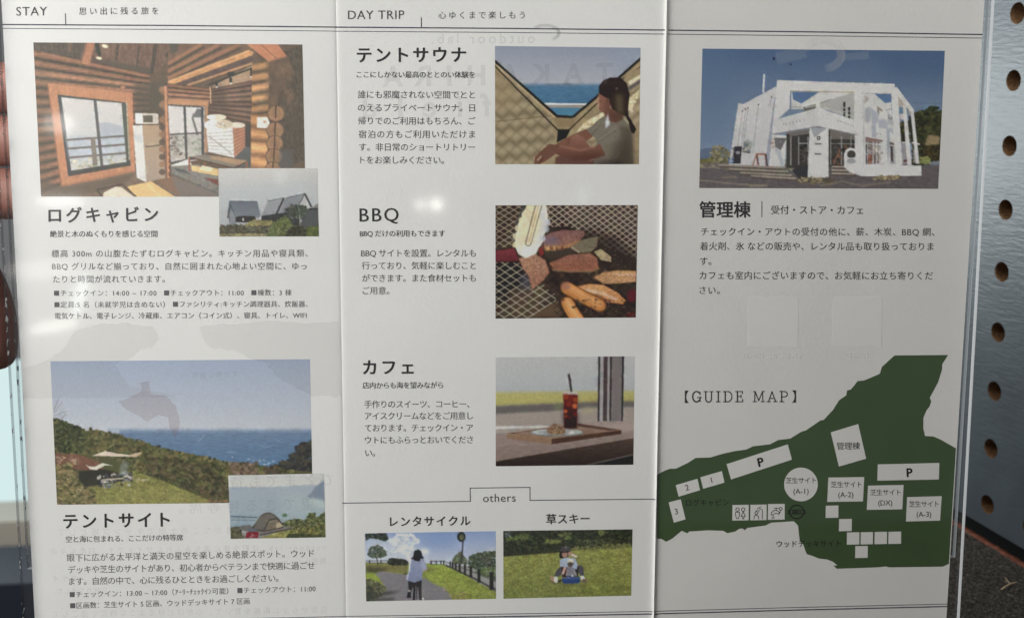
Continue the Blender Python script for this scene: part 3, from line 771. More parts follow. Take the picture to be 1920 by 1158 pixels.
    def sausage(pts, w, c, c2):
        P = np.array(pts, float)
        for ww, cc, dx in ((w, c2, 0), (w * .86, c, -2), (w * .5, tuple(min(255, v + 14) for v in c), -w * .12), (w * .18, (232, 182, 130), -w * .2)):
            for (x0, y0), (x1, y1) in zip(P[:-1], P[1:]):
                for t in np.linspace(0, 1, 14): p.ell(x0 + (x1 - x0) * t, y0 + (y1 - y0) * t + dx, ww / 2, ww / 2, cc, .16 if ww < w * .3 else .8, .4)
    sausage([(745, 835), (900, 920), (1070, 1005)], 130, (188, 120, 62), (104, 58, 32)); p.ell(735, 815, 48, 40, (150, 96, 84), .7, 2)
    sausage([(750, 980), (800, 1070), (870, 1170)], 130, (196, 128, 68), (104, 60, 34))
    p.ell(1390, 910, 55, 65, (92, 34, 42), .95, 1); p.ell(1385, 1100, 55, 30, (90, 26, 34), .95, 1); p.leaves([(1080, 430), (1420, 480), (1420, 620), (1180, 640)], 60, (3, 8), [(150, 136, 120), (90, 78, 68)], .5)
    p.leaves([(650, 930), (1420, 960), (1420, 1120), (950, 1120)], 80, (6, 20), [(38, 32, 28), (90, 74, 60)], .5)
    # tongs
    p.poly([(300, 60), (340, 20), (360, 20), (320, 140), (250, 330), (235, 420), (220, 400), (240, 200)], (66, 68, 66), .9, 1)
    edge = [(355, 20), (540, 20), (558, 130), (560, 200), (545, 230), (540, 280), (510, 330), (515, 380), (470, 440), (440, 500), (340, 545), (270, 500), (235, 420), (240, 360), (245, 300), (270, 260), (270, 200), (300, 160), (305, 100), (340, 60)]
    p.poly(edge, (216, 198, 156), c2=(206, 202, 194), n=.06, ns=5); p.poly([(430, 20), (540, 20), (560, 200), (510, 330), (470, 430), (440, 430), (500, 200)], (186, 188, 196), .75, 3); p.poly([(280, 300), (340, 180), (360, 380), (300, 470)], (222, 196, 138), .5, 6); p.ell(380, 470, 70, 40, (226, 222, 214), .7, 3)
    for x, y in ((300, 170), (262, 250), (240, 330), (238, 410), (560, 190), (545, 260), (512, 350)): p.ell(x, y, 26, 30, (222, 206, 166) if x < 400 else (176, 180, 190), .8, .6)
    p.line([(440, 20), (340, 400), (360, 425), (390, 415), (500, 20)], 12, (110, 98, 76), .9, .4); p.line([(470, 20), (372, 395)], 12, (188, 158, 108), .9, .4); p.line([(360, 405), (395, 380), (485, 30)], 7, (236, 226, 196), .6, .4)
    return p


def cafe_picture():
    p = Picture([(929.5, 669.5), (1190, 667.5), (1187.5, 870.5), (929.5, 873.5)], 190, 0.015); p.z(920, 660, 5.264)
    p.poly([(40, 30), (1440, 30), (1440, 420), (40, 420)], (172, 172, 172), c2=(160, 164, 168), n=.02, ns=2)
    p.poly([(40, 395), (1440, 380), (1440, 500), (40, 530)], (164, 156, 92), soft=2, n=.07, ns=2); p.poly([(40, 390), (1440, 380), (1440, 400), (40, 412)], (166, 164, 122), .6, 3)
    p.poly([(40, 535), (500, 510), (1060, 485), (1440, 480), (1440, 540), (1060, 545), (500, 590), (40, 615)], (96, 90, 88), soft=2.5); p.ell(670, 540, 40, 34, (112, 120, 80), .8, 4)
    p.poly([(40, 610), (500, 590), (1060, 548), (1440, 545), (1440, 700), (40, 730)], (148, 136, 128), soft=1.5, n=.03); p.ell(960, 570, 70, 26, (160, 152, 112), .8, 5)
    p.poly([(40, 728), (720, 722), (720, 745), (40, 762)], (196, 192, 186), soft=1.5); p.poly([(40, 760), (560, 745), (560, 800), (40, 800)], (150, 138, 132), soft=1)
    p.poly([(40, 810), (560, 745), (1060, 680), (1440, 690), (1440, 835), (40, 1075)], (146, 128, 122), c2=(122, 104, 98), n=.05, ns=(8, 1.5)); p.leaves([(60, 830), (1440, 700), (1440, 830), (60, 1060)], 60, (20, 80), [(166, 150, 142), (112, 94, 88), (156, 138, 130)], .22, .12)
    p.poly([(1080, 720), (1440, 690), (1440, 760), (1300, 790)], (168, 152, 142), .6, 3)
    p.poly([(40, 1070), (1440, 835), (1440, 1130), (40, 1130)], (78, 62, 54), c2=(42, 34, 32), n=.10, ns=(7, 1.5)); p.line([(40, 1072), (1440, 836)], 10, (156, 134, 122), .7, .6); p.poly([(960, 1110), (1440, 1000), (1440, 1130), (960, 1130)], (30, 28, 30)); p.line([(950, 1112), (1440, 1002)], 10, (120, 112, 108), .8, .6)
    for x0, x1, c in ((1062, 1085, (58, 54, 56)), (1082, 1118, (150, 146, 148)), (1115, 1160, (70, 60, 60)), (1155, 1180, (142, 136, 136)), (1178, 1200, (58, 52, 52)), (1198, 1300, (112, 104, 104)), (1296, 1318, (54, 50, 52))):
        p.poly([(x0, 30), (x1, 30), (x1 - 12, 680), (x0 - 8, 680)], c)
    # tray
    p.poly([(160, 800), (560, 742), (860, 700), (1290, 765), (1290, 800), (600, 905), (160, 850)], (84, 58, 48)); p.poly([(230, 798), (560, 752), (860, 716), (1220, 765), (610, 846)], (138, 112, 98), n=.05)
    p.poly([(860, 705), (1215, 762), (1180, 775), (860, 730)], (86, 62, 54)); p.poly([(160, 800), (600, 850), (600, 908), (160, 852)], (132, 104, 82), n=.05); p.poly([(600, 850), (1290, 762), (1290, 805), (600, 908)], (74, 50, 42)); p.line([(160, 800), (600, 848), (1290, 762)], 9, (160, 128, 100), .8, .4); p.line([(240, 790), (560, 745)], 8, (150, 118, 96), .7)
    p.poly([(820, 830), (960, 760), (1190, 760), (900, 815)], (100, 76, 66), .5, 4)
    p.ell(655, 792, 258, 36, (110, 114, 116)); p.ell(655, 786, 252, 32, (164, 168, 168)); p.ell(655, 790, 200, 22, (146, 150, 150), .8, 1); p.poly([(760, 800), (800, 770), (840, 795), (800, 805)], (214, 212, 206), .9, 1)
    p.ell(650, 805, 110, 16, (90, 84, 80), .6, 3); p.poly([(550, 780), (570, 735), (620, 705), (690, 708), (735, 740), (742, 790), (700, 815), (590, 810)], (142, 114, 88), n=.2, ns=1.5); p.leaves([(560, 780), (600, 715), (690, 715), (735, 780), (650, 810)], 40, (7, 18), [(92, 68, 52), (172, 142, 112), (110, 84, 64)], .7)
    # iced drink
    p.poly([(716, 405), (860, 410), (853, 745), (722, 742)], (98, 34, 24), c2=(44, 22, 26)); p.poly([(722, 600), (856, 600), (853, 742), (724, 740)], (46, 26, 30), .85, 5); p.poly([(718, 395), (860, 398), (860, 420), (718, 418)], (168, 150, 144), .9, .6)
    for x, y, r, c in ((745, 440, 30, (150, 60, 34)), (800, 450, 34, (116, 40, 26)), (840, 470, 26, (160, 70, 36)), (830, 530, 26, (206, 104, 56)), (740, 582, 18, (214, 100, 48)), (770, 510, 30, (126, 44, 26)), (745, 630, 16, (150, 62, 30)), (835, 610, 22, (110, 36, 24)), (780, 640, 20, (84, 28, 22))): p.ell(x, y, r, r, c, .85, 1.2)
    p.line([(722, 420), (726, 735)], 8, (150, 90, 76), .5, .5); p.line([(856, 420), (850, 735)], 6, (130, 84, 74), .6, .4); p.ell(788, 742, 64, 10, (54, 34, 36), .8, 1)
    p.line([(770, 215), (798, 395)], 22, (56, 48, 50), 1, .3); p.line([(772, 215), (790, 290)], 18, (60, 54, 54)); p.ell(788, 398, 72, 12, (188, 182, 178), .6, .8)
    return p


def office_picture():
    p = Picture([(1317, 91.5), (1771.5, 95.5), (1759, 354), (1311, 352.5)], 205, 0.014); p.z(1300, 85, 4.212)
    p.poly([(30, 10), (2000, 10), (2000, 900), (30, 900)], (72, 96, 132), c2=(138, 152, 172)); p.poly([(30, 10), (330, 10), (330, 900), (30, 900)], (86, 110, 142), .5, 20); p.poly([(1500, 30), (2000, 30), (2000, 300), (1500, 300)], (64, 90, 126), .4, 20)
    p.poly([(30, 825), (130, 808), (300, 840), (300, 920), (30, 920)], (92, 106, 130)); p.poly([(30, 900), (300, 880), (330, 960), (30, 960)], (100, 96, 70))
    p.leaves([(120, 930), (150, 800), (230, 790), (290, 850), (290, 930)], 120, (8, 20), [(124, 116, 88), (140, 132, 100), (100, 96, 70)]); p.leaves([(50, 915), (150, 890), (150, 930), (50, 935)], 50, (8, 16), [(96, 94, 56), (120, 112, 70)])
    p.poly([(30, 930), (2000, 930), (2000, 1150), (30, 1150)], (98, 90, 92), n=.10, ns=(5, 1.5)); p.leaves([(50, 940), (900, 940), (880, 1000), (50, 970)], 120, (10, 30), [(150, 138, 112), (128, 118, 98)], .6, .35)
    p.z(1530, 85, 4.212)
    p.leaves([(770, 960), (775, 530), (850, 520), (880, 490), (960, 495), (1000, 560), (990, 900), (850, 930)], 700, (10, 30), [(44, 48, 34), (58, 62, 38), (36, 40, 30), (76, 76, 46), (66, 60, 36)]); p.poly([(885, 705), (980, 720), (975, 780), (860, 795)], (156, 134, 98), .9, 1.5, n=.1); p.leaves([(850, 800), (985, 790), (975, 910), (840, 900)], 140, (8, 22), [(60, 54, 34), (84, 70, 40), (46, 44, 32)])
    p.leaves([(820, 930), (830, 890), (890, 880), (905, 935)], 60, (8, 18), [(140, 142, 84), (120, 126, 70)]); p.poly([(900, 920), (985, 915), (980, 945), (900, 945)], (120, 132, 150), .8, 1); p.line([(760, 455), (1000, 462)], 4, (80, 96, 120), .7)
    p.leaves([(660, 620), (760, 580), (760, 760), (680, 770)], 120, (8, 20), [(50, 54, 36), (70, 72, 46)])
    wh, sh = (206, 204, 202), (160, 164, 176)
    p.z(1535, 165, 6.433)
    p.poly([(420, -10), (680, 78), (800, 182), (872, 172), (935, 930), (440, 940)], (204, 202, 200), n=.015)
    p.poly([(684, 78), (868, 74), (876, 172), (800, 184)], (86, 114, 154))
    p.poly([(550, 90), (615, 125), (555, 190)], (172, 162, 158), .9); p.poly([(556, 250), (612, 225), (640, 320), (608, 420), (556, 410)], (158, 160, 168), .85, 1.5)
    p.poly([(608, 225), (720, 318), (722, 402), (690, 425), (690, 606), (640, 596), (640, 320)], (166, 170, 182), .95, .8); p.poly([(722, 385), (800, 372), (832, 430), (832, 492), (722, 482)], (168, 171, 182), .95, .8); p.poly([(838, 472), (905, 492), (900, 556), (850, 522)], (170, 173, 183), .95, .8)
    p.poly([(704, 216), (772, 262), (772, 292), (706, 262)], (156, 144, 140)); p.poly([(706, 240), (730, 256), (730, 320), (708, 300)], (132, 124, 122), .8); p.poly([(800, 262), (880, 240), (878, 262), (804, 284)], (182, 180, 178)); p.poly([(832, 285), (892, 345), (888, 460), (834, 440)], (178, 178, 182)); p.leaves([(838, 320), (888, 350), (886, 400), (838, 380)], 18, (8, 16), [(118, 116, 116), (150, 148, 150)], .8)
    p.line([(665, 90), (672, 210)], 7, (178, 172, 170), .7); p.ell(706, 552, 7, 7, (110, 108, 108)); p.ell(742, 558, 7, 7, (110, 108, 108))
    p.poly([(562, 590), (782, 632), (750, 662), (568, 640)], (140, 112, 102)); p.poly([(565, 640), (760, 660), (745, 920), (568, 925)], (118, 112, 112)); p.leaves([(590, 690), (740, 690), (740, 910), (590, 915)], 80, (8, 20), [(96, 86, 82), (160, 140, 124), (178, 172, 168), (140, 132, 134)], .7, 1.6); p.leaves([(596, 800), (650, 800), (650, 915), (596, 915)], 30, (8, 18), [(168, 104, 78), (192, 150, 120), (120, 72, 58)], .9)
    for x in (588, 660, 700, 742): p.line([(x, 645), (x - 4, 922)], 11, (200, 196, 196), .9)
    p.line([(565, 668), (760, 684)], 12, (202, 198, 198)); p.poly([(568, 690), (584, 690), (582, 920), (570, 920)], (72, 64, 70)); p.line([(570, 800), (584, 800)], 10, (190, 180, 180))
    p.poly([(750, 660), (790, 636), (835, 640), (838, 915), (750, 915)], (206, 203, 202)); p.ell(764, 782, 10, 16, (120, 116, 116), .8, .5); p.poly([(740, 905), (790, 900), (790, 925), (560, 935), (560, 925)], (190, 184, 184))
    p.poly([(818, 480), (858, 520), (858, 640), (842, 920), (832, 900)], (160, 163, 174), .9, .6); p.poly([(856, 648), (918, 668), (930, 912), (862, 912)], (150, 146, 150)); p.poly([(866, 700), (892, 706), (900, 890), (872, 880)], (72, 68, 68)); p.line([(858, 690), (918, 700)], 10, (196, 192, 192)); p.line([(905, 670), (915, 910)], 10, (190, 186, 188)); p.poly([(860, 655), (912, 668), (912, 690), (860, 684)], (96, 82, 80), .9)
    # outer portal: what stands behind it, then its posts and beams
    p.poly([(955, 105), (1045, 212), (1000, 235), (962, 230)], (172, 160, 154)); p.poly([(968, 240), (1012, 232), (1012, 308), (972, 312)], (96, 124, 156)); p.poly([(975, 318), (1060, 300), (1060, 385), (985, 380)], (196, 186, 184)); p.leaves([(985, 400), (1048, 390), (1055, 640), (1005, 650)], 70, (10, 24), [(66, 66, 38), (92, 86, 46), (46, 44, 34)]); p.poly([(1000, 560), (1055, 560), (1055, 652), (1005, 655)], (44, 42, 40), .85, 1)
    p.poly([(1002, 662), (1062, 655), (1075, 915), (1010, 920)], (150, 146, 150)); p.line([(1000, 660), (1070, 652)], 14, (204, 200, 200)); p.poly([(1022, 868), (1075, 862), (1078, 890), (1025, 895)], (92, 62, 62))
    p.poly([(1078, 255), (1132, 320), (1110, 345), (1085, 300)], (168, 154, 148)); p.poly([(1086, 345), (1110, 340), (1142, 640), (1115, 645)], (52, 50, 44)); p.poly([(1115, 650), (1150, 650), (1150, 712), (1120, 712)], (84, 78, 76)); p.poly([(1140, 740), (1160, 740), (1172, 900), (1145, 905)], (170, 164, 168)); p.line([(1148, 760), (1160, 900)], 8, (120, 108, 112), .8); p.line([(1140, 905), (1245, 902)], 12, (104, 98, 96)); p.line([(1125, 660), (1222, 680)], 18, (206, 202, 200))
    p.poly([(875, 60), (955, 100), (965, 230), (1012, 930), (928, 930), (880, 200)], (207, 205, 203)); p.poly([(1012, 200), (1058, 225), (1120, 930), (1068, 930)], (206, 203, 202)); p.poly([(1108, 290), (1148, 300), (1215, 912), (1172, 912)], (206, 203, 202))
    p.poly([(860, -10), (945, -8), (1148, 262), (1150, 310), (1130, 318), (955, 102), (876, 62)], (208, 206, 204)); p.line([(957, 104), (1130, 316)], 7, (178, 164, 156), .7)
    # balcony, parapet and the first post
    p.poly([(-330, 45), (430, 50), (430, 390), (250, 300), (-20, 245), (-330, 260)], (196, 194, 192)); p.poly([(-320, 48), (10, 48), (-210, 190), (-310, 140)], (86, 112, 152)); p.poly([(-200, 185), (40, 62), (380, 58), (10, 182), (-20, 240), (-190, 260)], (204, 202, 200)); p.poly([(12, 182), (432, 50), (432, 388), (20, 240)], (172, 170, 167), n=.015); p.line([(14, 184), (150, 140)], 8, (104, 98, 94), .8, .6); p.line([(0, 42), (430, 52)], 9, (160, 146, 124), .7)
    for x, y0, y1 in ((309, 172, 345), (366, 230, 368)): p.line([(x, y0), (x, y1)], 24, (50, 48, 46)); p.line([(x - 16, (y0 + y1) / 2 + 30), (x + 16, (y0 + y1) / 2 + 30)], 9, (196, 194, 190)); p.line([(x - 16, (y0 + y1) / 2 - 20), (x + 16, (y0 + y1) / 2 - 20)], 9, (196, 194, 190))
    p.line([(80, 240), (430, 345)], 5, (206, 204, 202), .8); p.line([(430, 55), (430, 385)], 8, (150, 146, 144), .7)
    p.poly([(428, 30), (508, 62), (545, 90), (548, 940), (440, 940), (425, 390)], (207, 205, 203)); p.line([(540, 90), (544, 930)], 7, (166, 168, 176), .8); p.line([(505, 66), (880, 70)], 8, (160, 146, 132), .7)
    wh, sh = (206, 204, 202), (160, 164, 176)
    p.z(1300, 85, 4.212)
    p.poly([(865, 490), (965, 465), (968, 495), (880, 528)], (108, 104, 100)); p.line([(880, 492), (962, 478)], 5, (200, 198, 196)); p.line([(765, 490), (860, 490)], 5, (150, 150, 152), .8); p.line([(845, 470), (845, 525)], 5, (150, 150, 152), .8)
    # left wing
    p.poly([(655, 325), (655, 500), (600, 960), (280, 940), (355, 455), (395, 465)], (198, 196, 196), c2=(190, 188, 190), n=.02); p.poly([(660, 390), (640, 420), (560, 960), (600, 965)], (150, 154, 166)); p.line([(560, 228), (552, 375)], 14, (206, 206, 208)); p.line([(575, 240), (650, 300)], 3, (110, 124, 150), .7)
    for x0, y0, x1, y1 in ((388, 520, 350, 800), (432, 495, 395, 790), (412, 505, 380, 800), (514, 470, 468, 850), (618, 410, 600, 480)): p.line([(x0, y0), (x1, y1)], 6, (140, 140, 146), .7); p.ell(x0, y0, 6, 8, (90, 88, 88), .9)
    p.poly([(395, 760), (430, 745), (462, 770), (455, 855), (388, 850)], (150, 150, 150)); p.leaves([(395, 765), (455, 770), (450, 850), (392, 848)], 30, (6, 14), [(120, 128, 136), (176, 168, 150), (96, 100, 104)], .8)
    p.poly([(322, 800), (385, 798), (372, 935), (305, 935)], (56, 56, 60)); p.ell(352, 848, 18, 12, (160, 160, 164), .8); p.leaves([(275, 930), (280, 890), (318, 885), (315, 935)], 20, (6, 12), [(70, 96, 150), (120, 130, 150)], .9); p.leaves([(300, 860), (305, 800), (325, 800), (322, 860)], 10, (5, 10), [(150, 150, 150), (110, 110, 112)], .8)
    p.poly([(460, 965), (495, 852), (570, 852), (585, 960), (575, 960), (562, 868), (510, 868), (515, 950), (505, 950), (495, 880), (470, 965)], (162, 98, 80), .9); p.line([(500, 860), (515, 945)], 8, (70, 60, 60)); p.line([(572, 860), (584, 960)], 12, (70, 66, 70))
    # front frame
    p.poly([(662, 275), (1000, 288), (1592, 305), (1580, 384), (1320, 376), (1270, 370), (765, 360), (760, 500), (650, 600), (620, 700)], wh, c2=(202, 200, 200)); p.line([(765, 362), (1270, 372)], 9, (168, 150, 124), .7)
    p.poly([(985, 495), (1270, 590), (1300, 600), (1290, 705), (985, 640), (640, 700), (628, 690), (640, 590)], (206, 204, 203)); p.poly([(640, 592), (985, 500), (985, 640), (630, 702)], (196, 195, 195)); p.line([(630, 702), (985, 642), (1290, 708)], 7, (120, 112, 108), .8)
    for q, (x, y) in enumerate([(712, 624), (735, 624), (762, 619), (790, 612), (816, 604), (842, 600), (876, 592)]): p.line([(x - 7, y - 8), (x + 4, y - 6)], 5, (140, 138, 140)); p.line([(x, y - 8), (x, y + 9)], 5, (146, 144, 146))
    for q, (x, y) in enumerate([(1145, 600), (1165, 608), (1186, 612), (1206, 620), (1226, 626), (1246, 632), (1264, 636)]): p.line([(x - 6, y - 8), (x + 4, y - 5)], 5, (150, 148, 150)); p.line([(x, y - 8), (x, y + 8)], 5, (156, 154, 156))
    # porch
    p.poly([(735, 700), (985, 650), (1275, 712), (1275, 960), (1080, 960), (735, 970)], (66, 62, 60)); p.poly([(735, 690), (985, 650), (985, 690), (770, 720)], (118, 112, 108), .9); p.poly([(1080, 665), (1275, 712), (1275, 745), (1080, 740)], (120, 112, 108), .9)
    for x in (770, 832, 905, 1085, 1170, 1245): p.line([(x, 720), (x, 945)], 9, (160, 158, 156), .8)
    p.line([(832, 775), (910, 775)], 8, (170, 168, 166), .8); p.line([(1085, 775), (1275, 780)], 7, (150, 146, 142), .8); p.leaves([(845, 790), (905, 790), (900, 930), (845, 930)], 20, (8, 18), [(44, 42, 42), (96, 90, 84)], .7); p.leaves([(1090, 790), (1270, 790), (1270, 940), (1090, 940)], 50, (8, 18), [(50, 46, 44), (120, 84, 64), (90, 84, 80)], .7)
    p.line([(1105, 940), (1160, 820)], 10, (150, 100, 80), .8)
    p.poly([(622, 705), (735, 712), (722, 970), (596, 965)], (200, 198, 198)); p.poly([(640, 730), (740, 730), (690, 830), (645, 800)], (96, 96, 100), .9); p.leaves([(650, 735), (735, 738), (690, 820)], 20, (4, 10), [(60, 60, 64), (150, 150, 152)], .8, .3); p.leaves([(605, 740), (645, 740), (640, 810), (610, 810)], 16, (5, 10), [(176, 140, 124), (150, 120, 110)], .6); p.poly([(640, 800), (690, 835), (722, 960), (700, 968)], (166, 170, 180), .8)
    p.poly([(820, 960), (905, 950), (905, 1050), (830, 1050), (780, 990)], (58, 58, 62))
    for i, y in enumerate((945, 975, 1005, 1030)): p.line([(200 + i * 85, y), (720 + i * 30, y + 22)], 16, (150, 138, 126)); p.line([(200 + i * 85, y + 14), (720 + i * 30, y + 36)], 12, (86, 78, 74))
    for i, y in enumerate((958, 985, 1012)): p.line([(1090, y), (1200 + i * 36, y + 2)], 14, (160, 148, 134)); p.line([(1090, y + 13), (1210 + i * 36, y + 14)], 10, (84, 74, 70))
    p.poly([(918, 655), (1068, 655), (1068, 1052), (902, 1052)], (208, 206, 205)); p.poly([(925, 652), (1060, 652), (955, 730)], (158, 160, 168)); p.poly([(975, 720), (1003, 718), (1003, 746), (978, 748)], (62, 60, 60)); p.poly([(982, 727), (997, 726), (997, 738), (983, 739)], (200, 198, 198)); p.line([(962, 779), (1010, 779)], 8, (74, 72, 72)); p.line([(958, 859), (1008, 859)], 8, (74, 72, 72))
    # arched wall with the round opening and long base
    p.poly([(1190, 960), (1190, 860), (1205, 825), (1240, 808), (1280, 818), (1300, 860), (1310, 940), (1800, 950), (1802, 1030), (1330, 1035), (1230, 1000)], (208, 206, 206)); p.ell(1246, 872, 38, 44, (190, 188, 188)); p.ell(1248, 862, 34, 32, (72, 68, 66)); p.poly([(1208, 890), (1288, 888), (1288, 900), (1208, 902)], (206, 204, 204)); p.ell(1247, 915, 34, 20, (150, 150, 156), .9)
    p.leaves([(830, 1080), (850, 1040), (1060, 1050), (1130, 1070), (1060, 1100)], 70, (10, 30), [(110, 98, 80), (84, 76, 66), (150, 136, 100)], .8, .4); p.leaves([(1400, 1060), (1480, 1030), (1640, 1030), (1600, 1060)], 60, (8, 22), [(168, 150, 110), (120, 106, 80)], .8, .4)
    p.line([(50, 1065), (300, 1092), (560, 1110)], 9, (160, 148, 124), .7, .6); p.poly([(440, 1110), (590, 1092), (580, 1118), (430, 1120)], (140, 128, 108), .6); p.line([(1000, 1110), (1180, 1075), (1330, 1110), (1560, 1080)], 10, (156, 142, 116), .6, .8); p.poly([(210, 1040), (330, 1028), (350, 1045), (240, 1052)], (150, 136, 108), .5, 1)
    p.poly([(635, 92), (648, 112), (634, 118), (624, 104)], (34, 40, 56)); p.ell(770, 152, 8, 7, (34, 40, 56))
    return p


def bay_picture():
    p = Picture([(94.5, 677), (581, 673), (586, 888), (107, 945.5)], 194, 0.005)
    p.quad = np.array([(94.5, 677), (581, 673), (586.5, 940.5), (107, 945.5)], float)
    p.ox, p.oy = 92, 670; p.h, p.w = 280 * 2, 500 * 2; p.c = np.full((p.h, p.w, 3), 128.0)
    p.z(0, 640, 2.236)
    p.poly([(200, 60), (1320, 60), (1320, 380), (200, 380)], (138, 150, 174), c2=(172, 176, 184), n=.015, ns=3)
    p.poly([(500, 370), (1320, 370), (1320, 560), (500, 560)], (96, 118, 146), c2=(72, 104, 138), n=.07, ns=(8, 1.2)); p.poly([(450, 362), (1320, 362), (1320, 380), (450, 380)], (128, 144, 168), .6, 1.2); p.leaves([(820, 400), (1300, 400), (1150, 540), (1000, 520)], 40, (8, 26), [(120, 140, 164), (84, 112, 146)], .4, .12); p.leaves([(960, 480), (1030, 490), (1150, 500), (1100, 530)], 16, (4, 10), [(190, 198, 206)], .6, .3)
    p.leaves([(1140, 525), (1200, 500), (1230, 470), (1260, 430), (1310, 418), (1315, 580), (1140, 580)], 320, (8, 20), [(54, 54, 50), (42, 44, 46), (66, 62, 52)])
    p.poly([(222, 325), (245, 325), (300, 350), (360, 375), (400, 370), (470, 390), (520, 400), (600, 425), (700, 452), (850, 480), (950, 510), (1100, 520), (1150, 530), (1310, 545), (1310, 690), (235, 690)], (78, 78, 50))
    pal = [(92, 92, 58), (74, 76, 48), (58, 60, 40), (112, 104, 66), (100, 90, 56), (66, 72, 44)]
    p.leaves([(222, 325), (245, 322), (300, 350), (360, 368), (400, 368), (520, 398), (700, 450), (950, 505), (1100, 520), (1150, 530), (1250, 545), (960, 660), (840, 640), (560, 540), (440, 470), (230, 470)], 1900, (5, 15), pal)
    p.leaves([(222, 325), (240, 325), (380, 380), (320, 470), (230, 460)], 240, (6, 14), [(58, 64, 40), (80, 84, 52), (44, 48, 34)])
    p.leaves([(600, 470), (860, 520), (960, 590), (960, 650), (850, 640), (620, 550)], 500, (6, 16), [(70, 64, 44), (54, 54, 38), (92, 80, 58), (82, 84, 52)])
    p.leaves([(960, 510), (1080, 505), (1080, 550), (980, 560)], 120, (4, 12), [(104, 84, 70), (76, 66, 54), (120, 100, 84)]); p.leaves([(1110, 525), (1160, 520), (1180, 550), (1110, 555)], 60, (4, 12), [(84, 72, 56), (66, 60, 46)])
    for x, y in ((380, 365), (495, 395), (880, 488), (900, 492), (950, 508), (1010, 512)): p.ell(x, y, 7, 7, (60, 62, 44))
    for a in ((228, 300, 262, 250), (228, 310, 285, 290), (225, 290, 245, 240), (250, 330, 280, 300)): p.line([(a[0], a[1]), (a[2], a[3])], 3, (110, 112, 112), .7)
    p.poly([(232, 468), (330, 472), (420, 505), (440, 540), (240, 535)], (110, 76, 60), n=.12); p.leaves([(236, 480), (320, 485), (325, 512), (240, 505)], 26, (6, 14), [(176, 148, 124), (150, 120, 98)], .7, .3)
    p.grass([(400, 560), (560, 540), (700, 590), (880, 665), (880, 680), (240, 690), (240, 640)], (112, 112, 60), (128, 124, 70)); p.leaves([(560, 570), (640, 575), (640, 585), (570, 588)], 10, (6, 14), [(170, 160, 130)], .8, .3); p.leaves([(870, 655), (950, 660), (960, 672), (880, 675)], 20, (5, 12), [(130, 96, 70)], .7, .4)
    p.leaves([(240, 690), (240, 520), (290, 510), (330, 560), (400, 640), (400, 680)], 420, (5, 16), [(128, 112, 76), (106, 96, 62), (84, 82, 52), (146, 128, 90), (70, 72, 46)], .8, .5)
    p.poly([(330, 545), (420, 530), (540, 560), (540, 580), (360, 610), (330, 580)], (44, 44, 40), .9, 1); p.leaves([(410, 560), (560, 545), (550, 600), (420, 610)], 60, (4, 11), [(150, 152, 156), (60, 58, 60), (96, 98, 104), (40, 38, 38), (176, 170, 160)], .9); p.line([(425, 580), (520, 572)], 6, (170, 158, 140)); p.line([(425, 582), (440, 615)], 4, (150, 140, 130)); p.line([(435, 580), (500, 604)], 3, (110, 104, 98)); p.line([(554, 545), (554, 605)], 3, (90, 84, 70))
    p.poly([(385, 478), (440, 458), (490, 468), (540, 474), (595, 462), (590, 470), (570, 482), (450, 480)], (196, 180, 162)); p.poly([(540, 474), (596, 464), (572, 484), (540, 482)], (176, 150, 120), .8); p.poly([(355, 510), (372, 522), (398, 524), (430, 508), (475, 520), (440, 518), (405, 538), (378, 535)], (196, 190, 176)); p.line([(324, 465), (322, 560)], 4, (90, 76, 60)); p.ell(520, 530, 16, 30, (140, 150, 156), .45, 2, .3)
    p.line([(405, 480), (410, 505)], 3, (110, 100, 90)); p.line([(596, 470), (640, 560)], 2, (110, 110, 84), .6)
    return p


